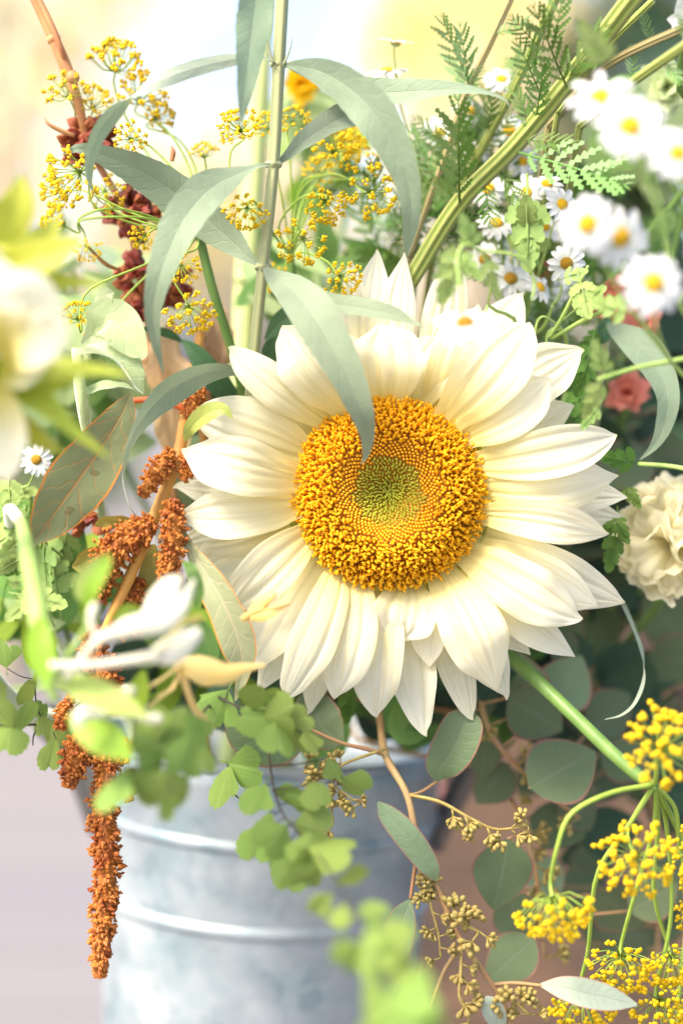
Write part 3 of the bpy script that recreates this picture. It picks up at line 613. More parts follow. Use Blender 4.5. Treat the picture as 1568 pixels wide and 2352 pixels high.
random.seed(77)
PINN = [u_pinnate(8, .30, .034, 4, 52), u_pinnate(9, .27, .028, 4, 56), u_pinnate(7, .34, .040, 5, 46)]
PIN = [m.data('leaf', M['tansy']) for m in PINN]; PINL = [m.data('leaf', M['tansylight']) for m in PINN]
LOB = [u_lobed(3, 1).data('leaf', M['fever']), u_lobed(2, 2).data('leaf', M['fever'])]
LOBD = [u_lobed(3, 3).data('leaf', M['tansy'])]
FAN = [u_fan(i).data('leaflet', M['fern']) for i in range(5)]
def sized(me, name, mat):
    m2 = me.copy(); m2.materials.clear(); m2.materials.append(mat); m2.name = name; return m2
OV = u_leaf(.33, .7, .05, .10); LAN = u_leaf(.16, .7, .12, .16); RND = u_leaf(.42, .8, .04, .08, 12, 8, .05)
# ------------------------------------------------------------------ ribbed stems with ferny leaves
def ferny(label, stems, leaves, base, dx=.03):
    t = thing('yarrow_stem', label, 'leafy stem', P(*base))
    for st, mat, rid in stems: tube(st, 36, 28, ridges=rid, rr=.09 if rid else 0).build('stem', M[mat], t)
    b = stems[0][0][0]; r = b[3] * PX
    curve3([P(*b[:3])] + root(P(b[0] - 60, b[1] + 330, b[2] + .06), P(b[0] - 180, b[1] + 640, b[2] + .11), dx), r, r, 22, 10).build('stem', M[stems[0][1]], t)
    for (bx, by, bd, tx, ty, td, k, ro, light) in leaves:
        inst('leaf', (PINL if light else PIN)[k], t, frame(P(bx, by, bd), P(tx, ty, td), ro))
random.seed(41)
def around(stem, n, L, d, k0=None, light=.2):
    out = []; c = cat([s[:3] for s in stem], n)
    for i, (u, v, dd) in enumerate(c):
        a = rnd(0, 6.28); l = L * rnd(.7, 1.2); dz = rnd(-.01, .035)
        out.append((u, v, dd + .004, u + l * math.cos(a), v + l * math.sin(a) - 20, dd + d + dz, random.randrange(3), rnd(-50, 50), random.random() < light))
    return out
S1 = [(938, 650, .02, 19), (1052, 468, .014, 20), (1180, 335, .006, 20), (1320, 165, -.008, 21), (1470, -30, -.025, 23)]
ferny('thickest ribbed green stem leaning right with ferny leaves', [(S1, 'tansystem', 7)],
      [(1055, 465, .01, 1048, 235, -.018, 0, 8, 0), (1190, 350, .004, 1430, 410, -.03, 0, 25, 1), (1085, 430, .018, 1020, 280, .012, 1, 20, 0), (1060, 470, .016, 985, 410, .02, 2, 10, 0),
       (1145, 390, .01, 1210, 480, .0, 2, 30, 0), (1110, 410, .012, 1130, 520, .004, 1, 20, 0), (1010, 550, .02, 1120, 470, .015, 1, 35, 0), (1230, 280, .0, 1245, 140, -.02, 0, 20, 0), (1250, 240, -.004, 1190, 90, -.02, 1, -20, 0),
       (1300, 200, -.008, 1230, 20, -.03, 0, -10, 0), (1290, 200, -.006, 1380, 60, -.03, 2, 30, 0), (1270, 110, -.02, 1300, -60, -.03, 0, 10, 0), (1250, 120, -.01, 1170, 40, -.02, 1, 10, 0), (1200, 320, .0, 1330, 330, -.01, 1, 40, 0), (1220, 300, .0, 1180, 200, .0, 2, 0, 0)],
      (938, 650, .02))
S2 = [(940, 590, .035, 7), (985, 460, .033, 7.5), (1032, 330, .03, 8), (1072, 210, .026, 8), (1120, 110, .024, 8), (1190, -40, .02, 7.5)]
ferny('thin brownish ribbed stem with light feathery leaf tips', [(S2, 'brownstem', 0)],
      [(1078, 190, .025, 1005, 40, .015, 0, 30, 1), (1075, 200, .025, 1060, 60, .012, 2, -20, 1), (1135, 80, .022, 1215, 45, .012, 2, 20, 1), (1070, 215, .026, 1110, 150, .02, 1, 10, 1), (1030, 335, .03, 940, 270, .03, 1, 20, 1), (1000, 420, .033, 935, 290, .03, 0, 20, 1),
       (975, 480, .034, 930, 420, .03, 1, 20, 0), (965, 520, .036, 1030, 430, .04, 0, 20, 0)] + around(S2[:4], 9, 100, .02), (940, 590, .035))
S3 = [(1000, 540, .05, 8), (1090, 370, .04, 10), (1185, 190, .03, 10), (1290, -40, .02, 11)]
ferny('slim green stem between the thick ribbed stem and the brownish stem', [(S3, 'tansystem', 5)],
      [(1120, 300, .035, 1130, 220, .02, 2, 10, 0), (1100, 350, .04, 1180, 260, .03, 1, 10, 0)] + around(S3[:3], 12, 110, .02), (1000, 540, .05))
for lab, st, mt in (('smooth brownish stem crossing above the upper daisies', [(1260, 290, .02, 9), (1390, 152, -.01, 9), (1600, 50, -.03, 9.5)], 'brownstem'),
                    ('slim pale green branch beside the thickest ribbed stem', [(1280, 260, .01, 8), (1372, 128, .004, 8), (1500, 0, -.01, 8.5)], 'tansystem'),
                    ('pale yellow green stem running behind the uppermost daisy', [(1330, 290, .0, 10), (1450, 190, -.02, 10.5), (1600, 85, -.05, 11)], 'tansystem')):
    ferny(lab, [(st, mt, 6)], around(st[1:], 3, 70, -.005, light=.4), st[0][:3])
# deep fern foliage behind
random.seed(43)
for lab, cx, cy, rx, ry, d, n, base in (('dense dark ferny foliage behind the upper sunflower petals', 960, 520, 110, 110, .07, 26, (930, 760, .07)),
                                        ('dense ferny foliage behind the small daisies', 1150, 480, 130, 130, .085, 34, (1150, 800, .085)),
                                        ('ferny foliage tangled behind the feverfew buds', 1250, 680, 100, 90, .08, 24, (1240, 900, .08))):
    t = thing('yarrow_foliage', lab, 'foliage', P(*base))
    curve3([P(cx, cy, d), P(*base)] + root(P(base[0] - 150, base[1] + 400, .13), None, .03), .001, .0018, 18, 6).build('stem', M['greenstem'], t)
    for i in range(n):
        a = rnd(0, 6.28); q = math.sqrt(rnd(0, 1)); u, v = cx + rx * q * math.cos(a), cy + ry * q * math.sin(a); dd = d + rnd(-.03, .02); an = rnd(0, 6.28); l = rnd(90, 150)
        inst('leaf', random.choice(PIN), t, frame(P(u, v, dd + .01), P(u + l * math.cos(an), v + l * math.sin(an) - 30, dd - rnd(-.01, .02)), rnd(-40, 40)))
# ------------------------------------------------------------------ feverfew daisies
def daisy_meshes():
    dp = grid(lambda a, b: ((2 * a - 1) * .155 * (math.sin(math.pi * (.12 + .80 * b)) ** .55 if b < 1 else .35), .24 + .76 * b - (.03 * (2 * a - 1) ** 2 if b == 1 else 0), .05 * math.sin(3 * b) - .12 * b * b + .03 * math.cos(6 * a) * b), 8, 6).data('petal', M['daisy'])
    def dm(h, mat):
        return grid(lambda a, b: (.30 * math.sin(b * 1.57) * math.cos(6.2832 * a) * (1 + .03 * math.sin(40 * a)), .30 * math.sin(b * 1.57) * math.sin(6.2832 * a), h * math.cos(b * 1.57) + .012 * math.sin(23 * b) * math.sin(60 * a)), 8, 20).data('flower_head', mat)
    ca = grid(lambda a, b: (.27 * math.sin(b * 1.57) * math.cos(6.2832 * a), .27 * math.sin(b * 1.57) * math.sin(6.2832 * a), -.02 - .14 * math.cos(b * 1.57)), 5, 14).data('calyx', M['feverstem'])
    return dp, dm(.16, M['daisyd']), dm(.22, M['oldd']), ca
DP, DH, DO, DC = daisy_meshes()
def daisy(t, u, v, d, r, ax, old=False, n=14, node=None, rs=3.0, wilt=0.0):
    a = CV(*ax); p = P(u, v, d); s = r * (D0 + d) / F
    o = inst('flower_head', DO if old else DH, t, axisframe(p, a, s, rnd(0, 6))); ORG[o.name] = None
    inst('calyx', DC, o, Matrix.Identity(4), local=True)
    for i in range(n):
        inst('petal', DP, o, Matrix.Rotation(6.2832 * i / n + rnd(-.08, .08), 4, 'Z') @ Matrix.Rotation(rnd(-.26, .14) - wilt, 4, 'X') @ Matrix.Diagonal((rnd(.92, 1.18), rnd(.88, 1.06), 1, 1)), local=True)
    if node is not None:
        curve3([p - a * s * .13, p - a * s * .5 - UP * s * .1, (p - a * s * .8) * .55 + node * .45 - UP * .004, node], rs * PX * .8, rs * PX, 16, 6).build('stem', M['feverstem'], t)
    return o
def spray(label, base, node, heads, leaves, extra=(), rs=3.0, dx=.03, bend=None):
    t = thing('feverfew_spray', label, 'daisies', P(*base)); nd = P(*node)
    for h in heads: daisy(t, *h[:5], **h[5], node=nd if not h[5].get('nd') else None, rs=rs) if 'nd' not in h[5] else daisy(t, *h[:5], **{k: x for k, x in h[5].items() if k != 'nd'}, node=P(*h[5]['nd']), rs=rs)
    curve3([nd, P(*base)] + root(P(base[0] - 200, base[1] + 380, .12), None, dx, bend or 0), rs * PX * 1.2, .0016, 20, 8).build('stem', M['feverstem'], t)
    for st in extra: tube(st, 20, 7).build('stem', M['feverstem'], t)
    for (bx, by, bd, tx, ty, td, k, ro) in leaves: inst('leaf', LOB[k], t, frame(P(bx, by, bd), P(tx, ty, td), ro))
    return t
random.seed(51)
spray('blurred spray of large white daisies in front of the ribbed stems', (1640, 900, -.02), (1560, 700, -.07), [
    (1378, 222, -.10, 80, (-.15, .55, .8), dict(nd=(1460, 330, -.08))), (1446, 290, -.115, 84, (-.1, .2, .95), dict(nd=(1500, 400, -.085))), (1556, 352, -.12, 72, (.1, .25, .9), dict(nd=(1600, 480, -.09)))],
    [(1400, 150, -.09, 1330, 60, -.1, 1, 20), (1560, 480, -.08, 1480, 560, -.08, 0, 30)],
    [[(1460, 330, -.08, 4), (1510, 500, -.075, 4), (1560, 700, -.07, 4.5)], [(1500, 400, -.085, 4), (1530, 540, -.08, 4), (1560, 700, -.07, 4)], [(1600, 480, -.09, 4), (1600, 600, -.08, 4), (1560, 700, -.07, 4)]], rs=3.6)
spray('blurred cluster of three white daisies with round yellow centres', (1640, 1000, -.01), (1540, 830, -.05), [
    (1348, 514, -.105, 74, (-.1, .1, .98), dict()), (1424, 545, -.095, 78, (.35, -.05, .9), dict(old=False)), (1500, 650, -.11, 80, (.05, .1, .98), dict())],
    [(1450, 720, -.05, 1350, 690, -.04, 0, 10), (1380, 870, -.05, 1345, 960, -.05, 0, 20), (1390, 860, -.05, 1360, 790, -.06, 1, 30)],
    [[(1370, 872, -.055, 4), (1460, 845, -.052, 5), (1540, 830, -.05, 6), (1600, 818, -.05, 6)]], rs=3.6)
spray('single tilted daisy drooping over the top sunflower petals', (1180, 790, .03), (1120, 700, -.02), [
    (1068, 742, -.075, 74, (.0, .80, .55), dict(old=True, n=16))],
    [(1060, 560, -.05, 1020, 690, -.055, 0, 20), (1090, 570, -.05, 1060, 500, -.06, 1, 10), (1110, 590, -.05, 1150, 680, -.05, 1, 40), (1050, 580, -.05, 1100, 640, -.055, 0, -20), (1040, 590, -.05, 1000, 640, -.05, 1, 20)],
    [[(1120, 700, -.02, 3), (1130, 620, -.04, 4), (1100, 575, -.05, 4.5), (1060, 565, -.055, 4), (1050, 620, -.06, 3), (1062, 720, -.075, 2.5)], [(1100, 575, -.05, 3), (1190, 590, -.045, 4), (1225, 640, -.04, 4), (1222, 690, -.04, 3)]], rs=3)
spray('little daisies with fresh centres among dark ferny leaves', (1190, 900, .09), (1190, 760, .07), [
    (1300, 605, .015, 50, (.0, .15, .95), dict(old=True, n=13, nd=(1270, 700, .03))), (1140, 512, .03, 50, (.15, .5, .8), dict()), (1120, 432, .035, 50, (-.3, .3, .8), dict(wilt=.3)), (1208, 442, .03, 44, (-.2, .1, .9), dict()), (1255, 422, .02, 44, (.1, .6, .7), dict()),
    (1290, 470, .015, 48, (.3, .2, .8), dict()), (1168, 300, .045, 52, (.1, .3, .9), dict()), (1150, 182, .05, 46, (0, .6, .7), dict()), (1112, 596, .04, 46, (-.1, .2, .9), dict(old=True)), (1172, 640, .035, 54, (.1, .4, .8), dict(old=True)), (1240, 660, .03, 44, (.5, .4, .6), dict()),
    (1010, 305, .06, 48, (0, .4, .9), dict()), (1080, 255, .06, 44, (.2, .4, .8), dict()), (1250, 520, .04, 44, (.3, .4, .8), dict()), (1085, 350, .06, 44, (0, .3, .9), dict()), (1200, 370, .05, 40, (.2, .2, .9), dict())],
    [(1215, 600, .01, 1205, 470, -.01, 0, 10), (1210, 440, .0, 1212, 610, -.005, 0, 0), (1330, 640, -.01, 1350, 720, -.02, 1, 0), (1310, 720, .0, 1380, 660, -.01, 0, 20), (1290, 640, .0, 1340, 620, -.01, 1, 30)],
    [[(1270, 700, .03, 4), (1240, 760, .04, 4), (1190, 760, .07, 4)], [(1265, 778, .02, 5), (1360, 725, .0, 5.5), (1450, 690, -.02, 5)], [(1262, 775, .02, 5), (1290, 730, .01, 5), (1330, 650, .0, 4.5), (1350, 610, .0, 3)]], rs=2.8)
t = spray('two tiny daisies seen edge on above the long grey leaf', (950, 480, .06), (935, 300, .05), [
    (888, 162, .03, 50, (-.1, .93, .30), dict(n=12, wilt=.1)), (908, 100, .025, 44, (.15, .96, .2), dict(n=9, wilt=-.15))], [], rs=2.4)
t = spray('small daisy with olive centre beside the dark amaranth leaf', (60, 1200, .04), (45, 1120, .02), [(84, 1056, .004, 40, (.05, .15, .95), dict(old=True, n=14))], [(20, 1090, .01, 25, 1180, .0, 0, 10)], rs=2.4, dx=-.04)
# feverfew buds and foliage under the right petals
random.seed(57)
t = thing('feverfew_sprig', 'feverfew sprig with unopened buds and lobed leaves above the carnation', 'sprig', P(1300, 900, .05))
for (x, y, d) in ((1225, 800, .02), (1250, 826, .03)):
    p = P(x, y, d); s = 15 * PX
    tube([(x, y - 6, d, 3), (x, y - 2, d, 12), (x, y + 6, d, 15), (x, y + 14, d, 11), (x, y + 18, d, 6)], 12, 10).build('flower_bud', M['honeywhite'], t)
    tube([(x, y - 4, d, 3), (x + 8, y - 60, d, 3), (x + 30, y - 70, d, 3), (1300, 780, .03, 4), (1300, 900, .05, 4)], 20, 6).build('stem', M['feverstem'], t)
for L in ((1360, 780, .02, 1330, 900, .015, 0, 10), (1330, 880, .03, 1345, 990, .02, 0, 15), (1375, 930, -.03, 1335, 985, -.03, 0, 0), (1465, 1062, .02, 1385, 1050, .01, 0, 10), (1400, 1180, .02, 1440, 1235, .01, 1, 20), (1415, 1190, .02, 1405, 1300, .01, 0, 20), (1430, 1120, .03, 1465, 1155, .02, 1, 20), (1380, 760, .03, 1330, 800, .03, 1, 10)):
    inst('leaf', (LOB if L[2] < .02 else LOBD + LOB[:1])[0] if L[7] != 20 else LOBD[0], t, frame(P(*L[:3]), P(*L[3:6]), L[7]))
tube([(1465, 1066, .02, 5), (1530, 1070, .015, 5.5), (1600, 1082, .01, 6)], 12, 7).build('stem', M['feverstem'], t)
curve3([P(1600, 1082, .01), P(1640, 1200, .05), P(1500, 1400, .12)] + root(P(1200, 1500, .14), None, .05), .001, .0012, 20, 6).build('stem', M['feverstem'], t)
curve3([P(1300, 900, .05)] + root(P(1150, 1300, .09), P(900, 1500, .13), .05), .0008, .0012, 16, 6).build('stem', M['feverstem'], t)
for x, y, d in ((790, 1600, .03), (800, 1650, .03)): inst('leaf', LOBD[0], t, frame(P(795, 1560, .04), P(x, y, d), 10))
# ------------------------------------------------------------------ rust seed stalk
def seed_meshes():
    out = []
    for sd, mat in ((1, 'redseed'), (2, 'redseed'), (3, 'orseed')):
        random.seed(sd); mb = MB()
        fn = lambda a, b: (.5 * math.sin(math.pi * b) ** 1.1 * math.cos(6.2832 * a) * (1 + .42 * math.cos(3 * 6.2832 * a)), .5 * math.sin(math.pi * b) ** 1.1 * math.sin(6.2832 * a) * (1 + .42 * math.cos(3 * 6.2832 * a)), 1.55 * (b - .35))
        out.append(grid(fn, 6, 12, mb).data('seed_husk', M[mat]))
    return out
SEED = seed_meshes(); SEED.append(SEED[2])
random.seed(61)
t = thing('dock_stalk', 'rust brown stalk with clusters of dark red seed husks', 'seed stalk', P(352, 780, .05))
SK = [(62, -50, .02, 14), (122, 85, .02, 14), (150, 150, .02, 15), (178, 230, .022, 12), (212, 350, .03, 9), (290, 490, .035, 9), (320, 630, .038, 9), (350, 780, .05, 9)]
mb = tube(SK, 50, 10); curve3([P(350, 780, .05)] + root(P(400, 1150, .1), None, -.03), .0015, .0018, 16, 8, mb); mb.build('stem', M['rusttwig'], t)
tube([(60, -60, .018, 7), (110, 40, .016, 8), (140, 110, .016, 7), (152, 150, .02, 5)], 20, 7).build('side_twig', M['rusttwig'], t)
for st in ([(120, 82, .02, 14), (124, 90, .02, 17), (128, 98, .02, 14)], [(160, 168, .02, 14), (166, 180, .02, 17), (170, 190, .02, 13)]): tube(st, 8, 9).build('node', M['rusttwig'], t)
for st in ([(172, 312, .02, 5), (140, 300, .018, 6), (112, 285, .016, 4), (102, 268, .016, 1)], [(275, 620, .03, 4), (245, 608, .02, 5), (215, 580, .01, 4), (196, 560, .0, 3)], [(395, 370, .02, 5), (398, 350, .02, 6), (394, 335, .02, 2)]):
    tube(st, 14, 6).build('side_twig', M['rusttwig'], t)
for (cx, cy, rx, ry, d, n) in ((205, 318, 62, 48, .028, 46), (178, 345, 40, 30, .026, 16), (300, 490, 62, 60, .034, 58), (312, 635, 42, 52, .036, 40), (325, 690, 40, 40, .038, 30), (392, 655, 42, 50, .05, 34), (205, 1190, 45, 40, .03, 20), (490, 810, 40, 50, .07, 24)):
    for _ in range(n):
        v = Vector((random.gauss(0, 1), random.gauss(0, 1), random.gauss(0, 1))).normalized(); q = rnd(.55, 1.0)
        p = P(cx + v.x * rx * q, cy + v.y * ry * q, d + v.z * .009 * q); ax = (CV(v.x, -v.y, -v.z) * 1.0 + CV(rnd(-1, 1), rnd(-1, 1), rnd(-.3, 1)) * .8).normalized()
        inst('seed_husk', random.choice(SEED), t, axisframe(p, ax, rnd(22, 31) * PX * .9, rnd(0, 6)))
# ------------------------------------------------------------------ amaranth
def tassel(st, par, dens=1.0, size=7.0, name='tassel', n=None):
    """hanging cluster of pointed little seeds round a curve"""
    mb = MB(); st = [(a_, b_, d_, r_ * 1.14) for a_, b_, d_, r_ in st]; c = cat(st, 60); seg = np.linalg.norm(np.diff(c[:, :2], axis=0), axis=1).sum(); n = int(seg * c[:, 3].mean() * .062 * dens * (7 / size) ** 2 * 2.2)
    tubemesh([P(*r[:3]) for r in c[::4]], [r[3] * .55 * PX for r in c[::4]], 8, mb)
    for _ in range(n):
        f = rnd(0, 59); i = int(f); r = c[i]; nx = c[min(i + 1, 59)]; p = P(*r[:3]); tg = (P(*nx[:3]) - p); tg = tg.normalized() if tg.length > 1e-9 else -UP
        o = Vector((random.gauss(0, 1), random.gauss(0, 1), random.gauss(0, 1))); o = (o - tg * o.dot(tg)).normalized()
        clump = .80 + .28 * math.sin(i * .9 + 3 * math.atan2(o.x, o.y))
        pc = p + o * (r[3] * PX * rnd(.5, 1.0) * clump); ax = (o + tg * rnd(-.2, .8) + Vector((rnd(-.5, .5), rnd(-.5, .5), rnd(-.5, .5)))).normalized(); s = size * 1.12 * PX * rnd(.7, 1.25)
        e1 = ax.orthogonal().normalized(); e2 = ax.cross(e1); V = [pc - ax * s * .7]
        for k in range(5): a = 6.2832 * k / 5; V.append(pc + (e1 * math.cos(a) + e2 * math.sin(a)) * s * .66)
        V.append(pc + ax * s * 1.08)
        mb.add(V, [(0, 1 + (k + 1) % 5, 1 + k) for k in range(5)] + [(6, 1 + k, 1 + (k + 1) % 5) for k in range(5)])
    o = mb.build(name, M['amaranth'], par, smooth=False, kind='stuff'); return o
random.seed(71)
t = thing('amaranth', 'copper hanging amaranth with orange stem and olive leaves', 'amaranth', P(445, 860, .04))
mb = tube([(470, 700, .06, 9), (455, 800, .05, 11), (440, 900, .035, 12), (425, 965, .02, 13), (412, 1040, .008, 14), (375, 1140, .004, 14), (335, 1240, 0, 14), (295, 1335, 0, 13), (255, 1420, .0, 11), (225, 1500, .002, 8), (230, 1600, .002, 6), (240, 1850, .002, 4)], 60, 10, ridges=5, rr=.08)
mb.build('stem', M['amaranthstem'], t)
curve3([P(440, 900, .035), P(470, 1000, .06)] + root(P(500, 1300, .1), None, -.02), .002, .002, 16, 8).build('stem', M['amaranthstem'], t)
tube([(290, 922, .02, 7), (350, 918, .018, 8), (400, 928, .016, 9), (438, 950, .016, 8)], 16, 8).build('side_stem', M['redstem'], t)
for s, sz in (([(462, 893, .012, 14), (448, 920, .01, 24), (438, 945, .01, 18), (440, 970, .01, 6)], 6.5), ([(395, 1035, 0, 14), (372, 1070, -.002, 26), (348, 1105, -.004, 24), (325, 1140, -.004, 10)], 6.5), ([(420, 1045, 0, 8), (430, 1075, -.002, 16), (418, 1100, 0, 12)], 6.5),
              ([(395, 1150, -.006, 16), (398, 1200, -.008, 30), (395, 1260, -.008, 30), (386, 1310, -.008, 24), (376, 1345, -.008, 10)], 7), ([(350, 1195, -.006, 22), (310, 1225, -.008, 36), (270, 1255, -.006, 42), (245, 1295, -.004, 40), (230, 1340, 0, 34), (222, 1385, 0, 20)], 7),
              ([(320, 1330, .004, 12), (305, 1380, .004, 24), (285, 1420, .006, 26), (262, 1460, .006, 22)], 7), ([(225, 1440, .004, 20), (212, 1490, .004, 30), (240, 1540, .004, 34), (258, 1590, .004, 26), (255, 1640, .004, 20)], 7),
              ([(165, 1600, .004, 8), (145, 1640, .002, 18), (140, 1675, .002, 14)], 7), ([(205, 1670, .0, 26), (182, 1715, -.002, 34), (168, 1765, -.004, 30), (158, 1808, -.004, 12)], 7), ([(205, 1700, .002, 22), (235, 1740, .0, 34), (265, 1745, .0, 24), (298, 1700, .004, 14)], 7),
              ([(246, 1740, .0, 24), (240, 1840, .0, 34), (242, 1920, .0, 34), (246, 2000, 0, 33), (240, 2080, 0, 30), (234, 2160, 0, 24), (230, 2210, 0, 17), (232, 2245, 0, 7)], 8.5), ([(300, 1770, .002, 10), (298, 1815, .002, 13), (298, 1840, .002, 6)], 7),
              ([(350, 1400, .004, 14), (330, 1430, .004, 20), (300, 1450, .004, 18)], 7)):
    tassel(s, t, 1.0, sz)
for st, mat in (([(300, 905, .0, 6, 0), (278, 955, -.002, 36, 5), (232, 1030, 0, 62, 8), (175, 1110, .004, 72, 10), (118, 1190, .006, 52, 12), (74, 1252, .008, 4, 10)], 'amleaf'),
                ([(406, 1190, -.004, 3, -10), (440, 1262, -.006, 14, -25), (492, 1345, -.012, 40, -30), (530, 1420, -.014, 50, -30), (552, 1490, -.012, 42, -25), (556, 1550, -.008, 18, -10), (540, 1610, -.004, 2, 0)], 'amleaf2'),
                ([(352, 1250, .006, 6, 0), (350, 1300, .006, 26, 0), (340, 1360, .006, 28, 5), (326, 1425, .008, 3, 5)], 'olive'), ([(248, 1258, .006, 4, 0), (215, 1275, .004, 22, 20), (190, 1295, .004, 24, 20), (166, 1302, .004, 3, 20)], 'olive'),
                ([(318, 1205, .0, 4, 0), (275, 1198, -.002, 18, 30), (240, 1200, -.002, 16, 30), (218, 1208, 0, 2, 30)], 'olive'), ([(425, 1012, -.004, 3, 0), (440, 980, -.01, 18, 20), (478, 948, -.016, 22, 20), (512, 940, -.018, 14, 10), (536, 962, -.018, 1, 0)], 'limepale')):
    ribbon(st, 26, 10, fold=.2, wav=.12, wf=2.2, jag=.02).build('leaf', M[mat], t)
# dried tan leaves
random.seed(73)
for lab, sts in (('crumpled tan dried leaf behind the amaranth stem', ([(395, 740, .05, 10, 0), (380, 820, .045, 46, 10), (400, 900, .05, 52, -10), (400, 1000, .055, 40, 0), (395, 1080, .06, 3, 0)], [(350, 760, .055, 6, 0), (355, 830, .05, 34, 10), (345, 880, .055, 3, 0)])),
                 ('curled orange brown dried leaf beside the green dill stem', ([(500, 690, .06, 6, 0), (505, 760, .055, 34, 10), (490, 830, .06, 36, -10), (480, 900, .06, 3, 0)],))):
    t = thing('dried_leaf', lab, 'dried leaf', P(*sts[0][-1][:3]))
    for st in sts: ribbon(st, 22, 12, fold=.25, wav=.5, wf=2.5, jag=.08, ridge=.1).build('blade', M['tan'], t)
    b = P(*sts[0][-1][:3]); curve3([b, b - UP * .02 + FW * .03] + root(b - UP * .05 + FW * .05, None, -.02), .0008, .001, 12, 6).build('leaf_stalk', M['rusttwig'], t)
# ------------------------------------------------------------------ hairy stem with folded leaves
random.seed(81)
t = thing('hairy_stem', 'downy pale green stem with folded young leaves', 'leafy stem', P(205, 1010, .02))
mb = tube([(178, 800, .004, 13), (182, 870, .004, 14), (192, 940, .008, 14), (205, 1010, .02, 14)], 24, 12)
curve3([P(205, 1010, .02)] + root(P(260, 1300, .08), None, -.04), .0023, .0023, 16, 8, mb); mb.build('stem', M['hairystem'], t)
for st, f in (([(190, 790, 0, 5, 0), (225, 760, -.006, 30, 10), (252, 735, -.01, 52, 20), (290, 770, -.012, 46, 10), (322, 812, -.012, 20, 0), (326, 826, -.012, 2, 0)], .35), ([(215, 770, -.006, 10, 0), (232, 720, -.008, 22, 20), (245, 678, -.008, 20, 30), (262, 672, -.006, 2, 30)], .3),
              ([(285, 770, -.006, 6, 60), (300, 820, -.008, 20, 50), (318, 870, -.008, 14, 40), (330, 885, -.006, 1, 40)], .4), ([(180, 815, -.004, 8, 60), (220, 812, -.012, 26, 70), (265, 830, -.014, 30, 60), (305, 880, -.012, 28, 50), (330, 905, -.01, 2, 40)], .8),
              ([(182, 905, .01, 4, 0), (235, 890, .006, 16, 50), (280, 888, .006, 12, 60), (310, 895, .006, 1, 60)], .4)):
    ribbon(st, 22, 10, fold=f, wav=.1).build('leaf', M['hairy'], t)
mb = MB()
for _ in range(900):      # short down on the stem and the rolled leaf
    f = rnd(0, 1)
    u, v, d = (178 + 27 * f + rnd(-13, 13), 800 + 210 * f, .004) if random.random() < .5 else (185 + 140 * f, 812 + 80 * f * f + rnd(-20, 20), -.014)
    p = P(u, v, d); q = (CV(rnd(-1, 1), rnd(-1, 1), rnd(.0, 1))) * rnd(.0006, .0012); tubemesh([p, p + q], [.00005, .00002], 3, mb)
mb.build('down_hair', M['hairy'], t, kind='stuff')
# ------------------------------------------------------------------ second sunflower, seen from the side, very near
random.seed(83)
t = thing('sunflower', 'blurred cream sunflower turned away with green bracts', 'sunflower', P(-30, 850, -0.120))
c = P(-20, 830, -0.115)
for st in ([(10, 820, -0.115, 30, 0), (50, 770, -0.120, 75, 10), (70, 720, -0.125, 80, 10), (60, 660, -0.130, 55, 0), (40, 615, -0.130, 4, 0)], [(0, 820, -0.110, 25, 0), (40, 800, -0.120, 60, 20), (90, 780, -0.125, 62, 10), (130, 745, -0.130, 40, 0), (140, 730, -0.130, 4, 0)],
           [(-20, 880, -0.110, 25, 0), (10, 950, -0.120, 42, 10), (20, 1020, -0.125, 42, 0), (15, 1070, -0.125, 30, 0), (5, 1105, -0.125, 3, 0)], [(-30, 800, -0.110, 30, 0), (-10, 720, -0.120, 65, 0), (0, 650, -0.120, 60, 0), (-5, 585, -0.120, 4, 0)], [(-40, 870, -0.105, 30, 0), (-30, 960, -0.115, 55, 0), (-30, 1060, -0.120, 40, 0), (-30, 1120, -0.120, 3, 0)],
           [(0, 850, -0.105, 22, 0), (40, 860, -0.115, 40, 30), (80, 840, -0.120, 30, 20), (105, 820, -0.120, 3, 10)]):
    ribbon(st, 22, 14, fold=.08, ridge=.05, nr=5).build('petal', M['petal'], t)
for st in ([(-20, 840, -0.100, 14, 0), (60, 850, -0.110, 34, 30), (140, 850, -0.115, 34, 40), (220, 850, -0.115, 18, 40), (300, 862, -0.115, 2, 40)], [(-10, 870, -0.100, 14, 0), (50, 900, -0.105, 34, 20), (110, 935, -0.110, 30, 30), (170, 990, -0.110, 18, 30), (250, 1050, -0.110, 2, 20)], [(-20, 850, -0.100, 14, 0), (60, 890, -0.108, 24, 0), (130, 880, -0.110, 22, 10), (180, 870, -0.110, 2, 0)],
           [(-30, 620, -0.100, 14, 0), (20, 610, -0.110, 34, 0), (80, 595, -0.115, 44, 20), (140, 575, -0.115, 34, 30), (190, 545, -0.115, 3, 30)], [(-30, 560, -0.100, 20, 0), (10, 520, -0.110, 44, 0), (40, 470, -0.115, 40, 10), (50, 400, -0.115, 3, 0)], [(-10, 640, -0.105, 14, 0), (60, 650, -0.110, 30, 20), (130, 650, -0.110, 26, 30), (240, 650, -0.105, 3, 30)],
           [(-30, 540, -0.100, 18, 0), (60, 560, -0.110, 30, 30), (110, 540, -0.110, 28, 30), (130, 500, -0.110, 3, 20)], [(-30, 900, -0.100, 14, 0), (30, 960, -0.100, 26, 0), (90, 1010, -0.105, 22, 10), (150, 1040, -0.105, 2, 0)]):
    ribbon(st, 18, 8, fold=.2).build('bract', M['bracty'], t)
grid(lambda a, b: c + RT * (-.022 * math.cos(b * 1.6)) + (UP * math.cos(6.2832 * a) + FW * math.sin(6.2832 * a)) * (.026 * math.sin(b * 1.6)) - RT * .004, 8, 24).build('calyx', M['bracty'], t)
curve3([c - RT * .02, P(-120, 1000, -0.090), P(-110, 1400, -.05)] + root(P(60, 1640, .06), P(220, 1640, .13), -.06), .004, .005, 26, 8).build('stem', M['hairystem'], t)
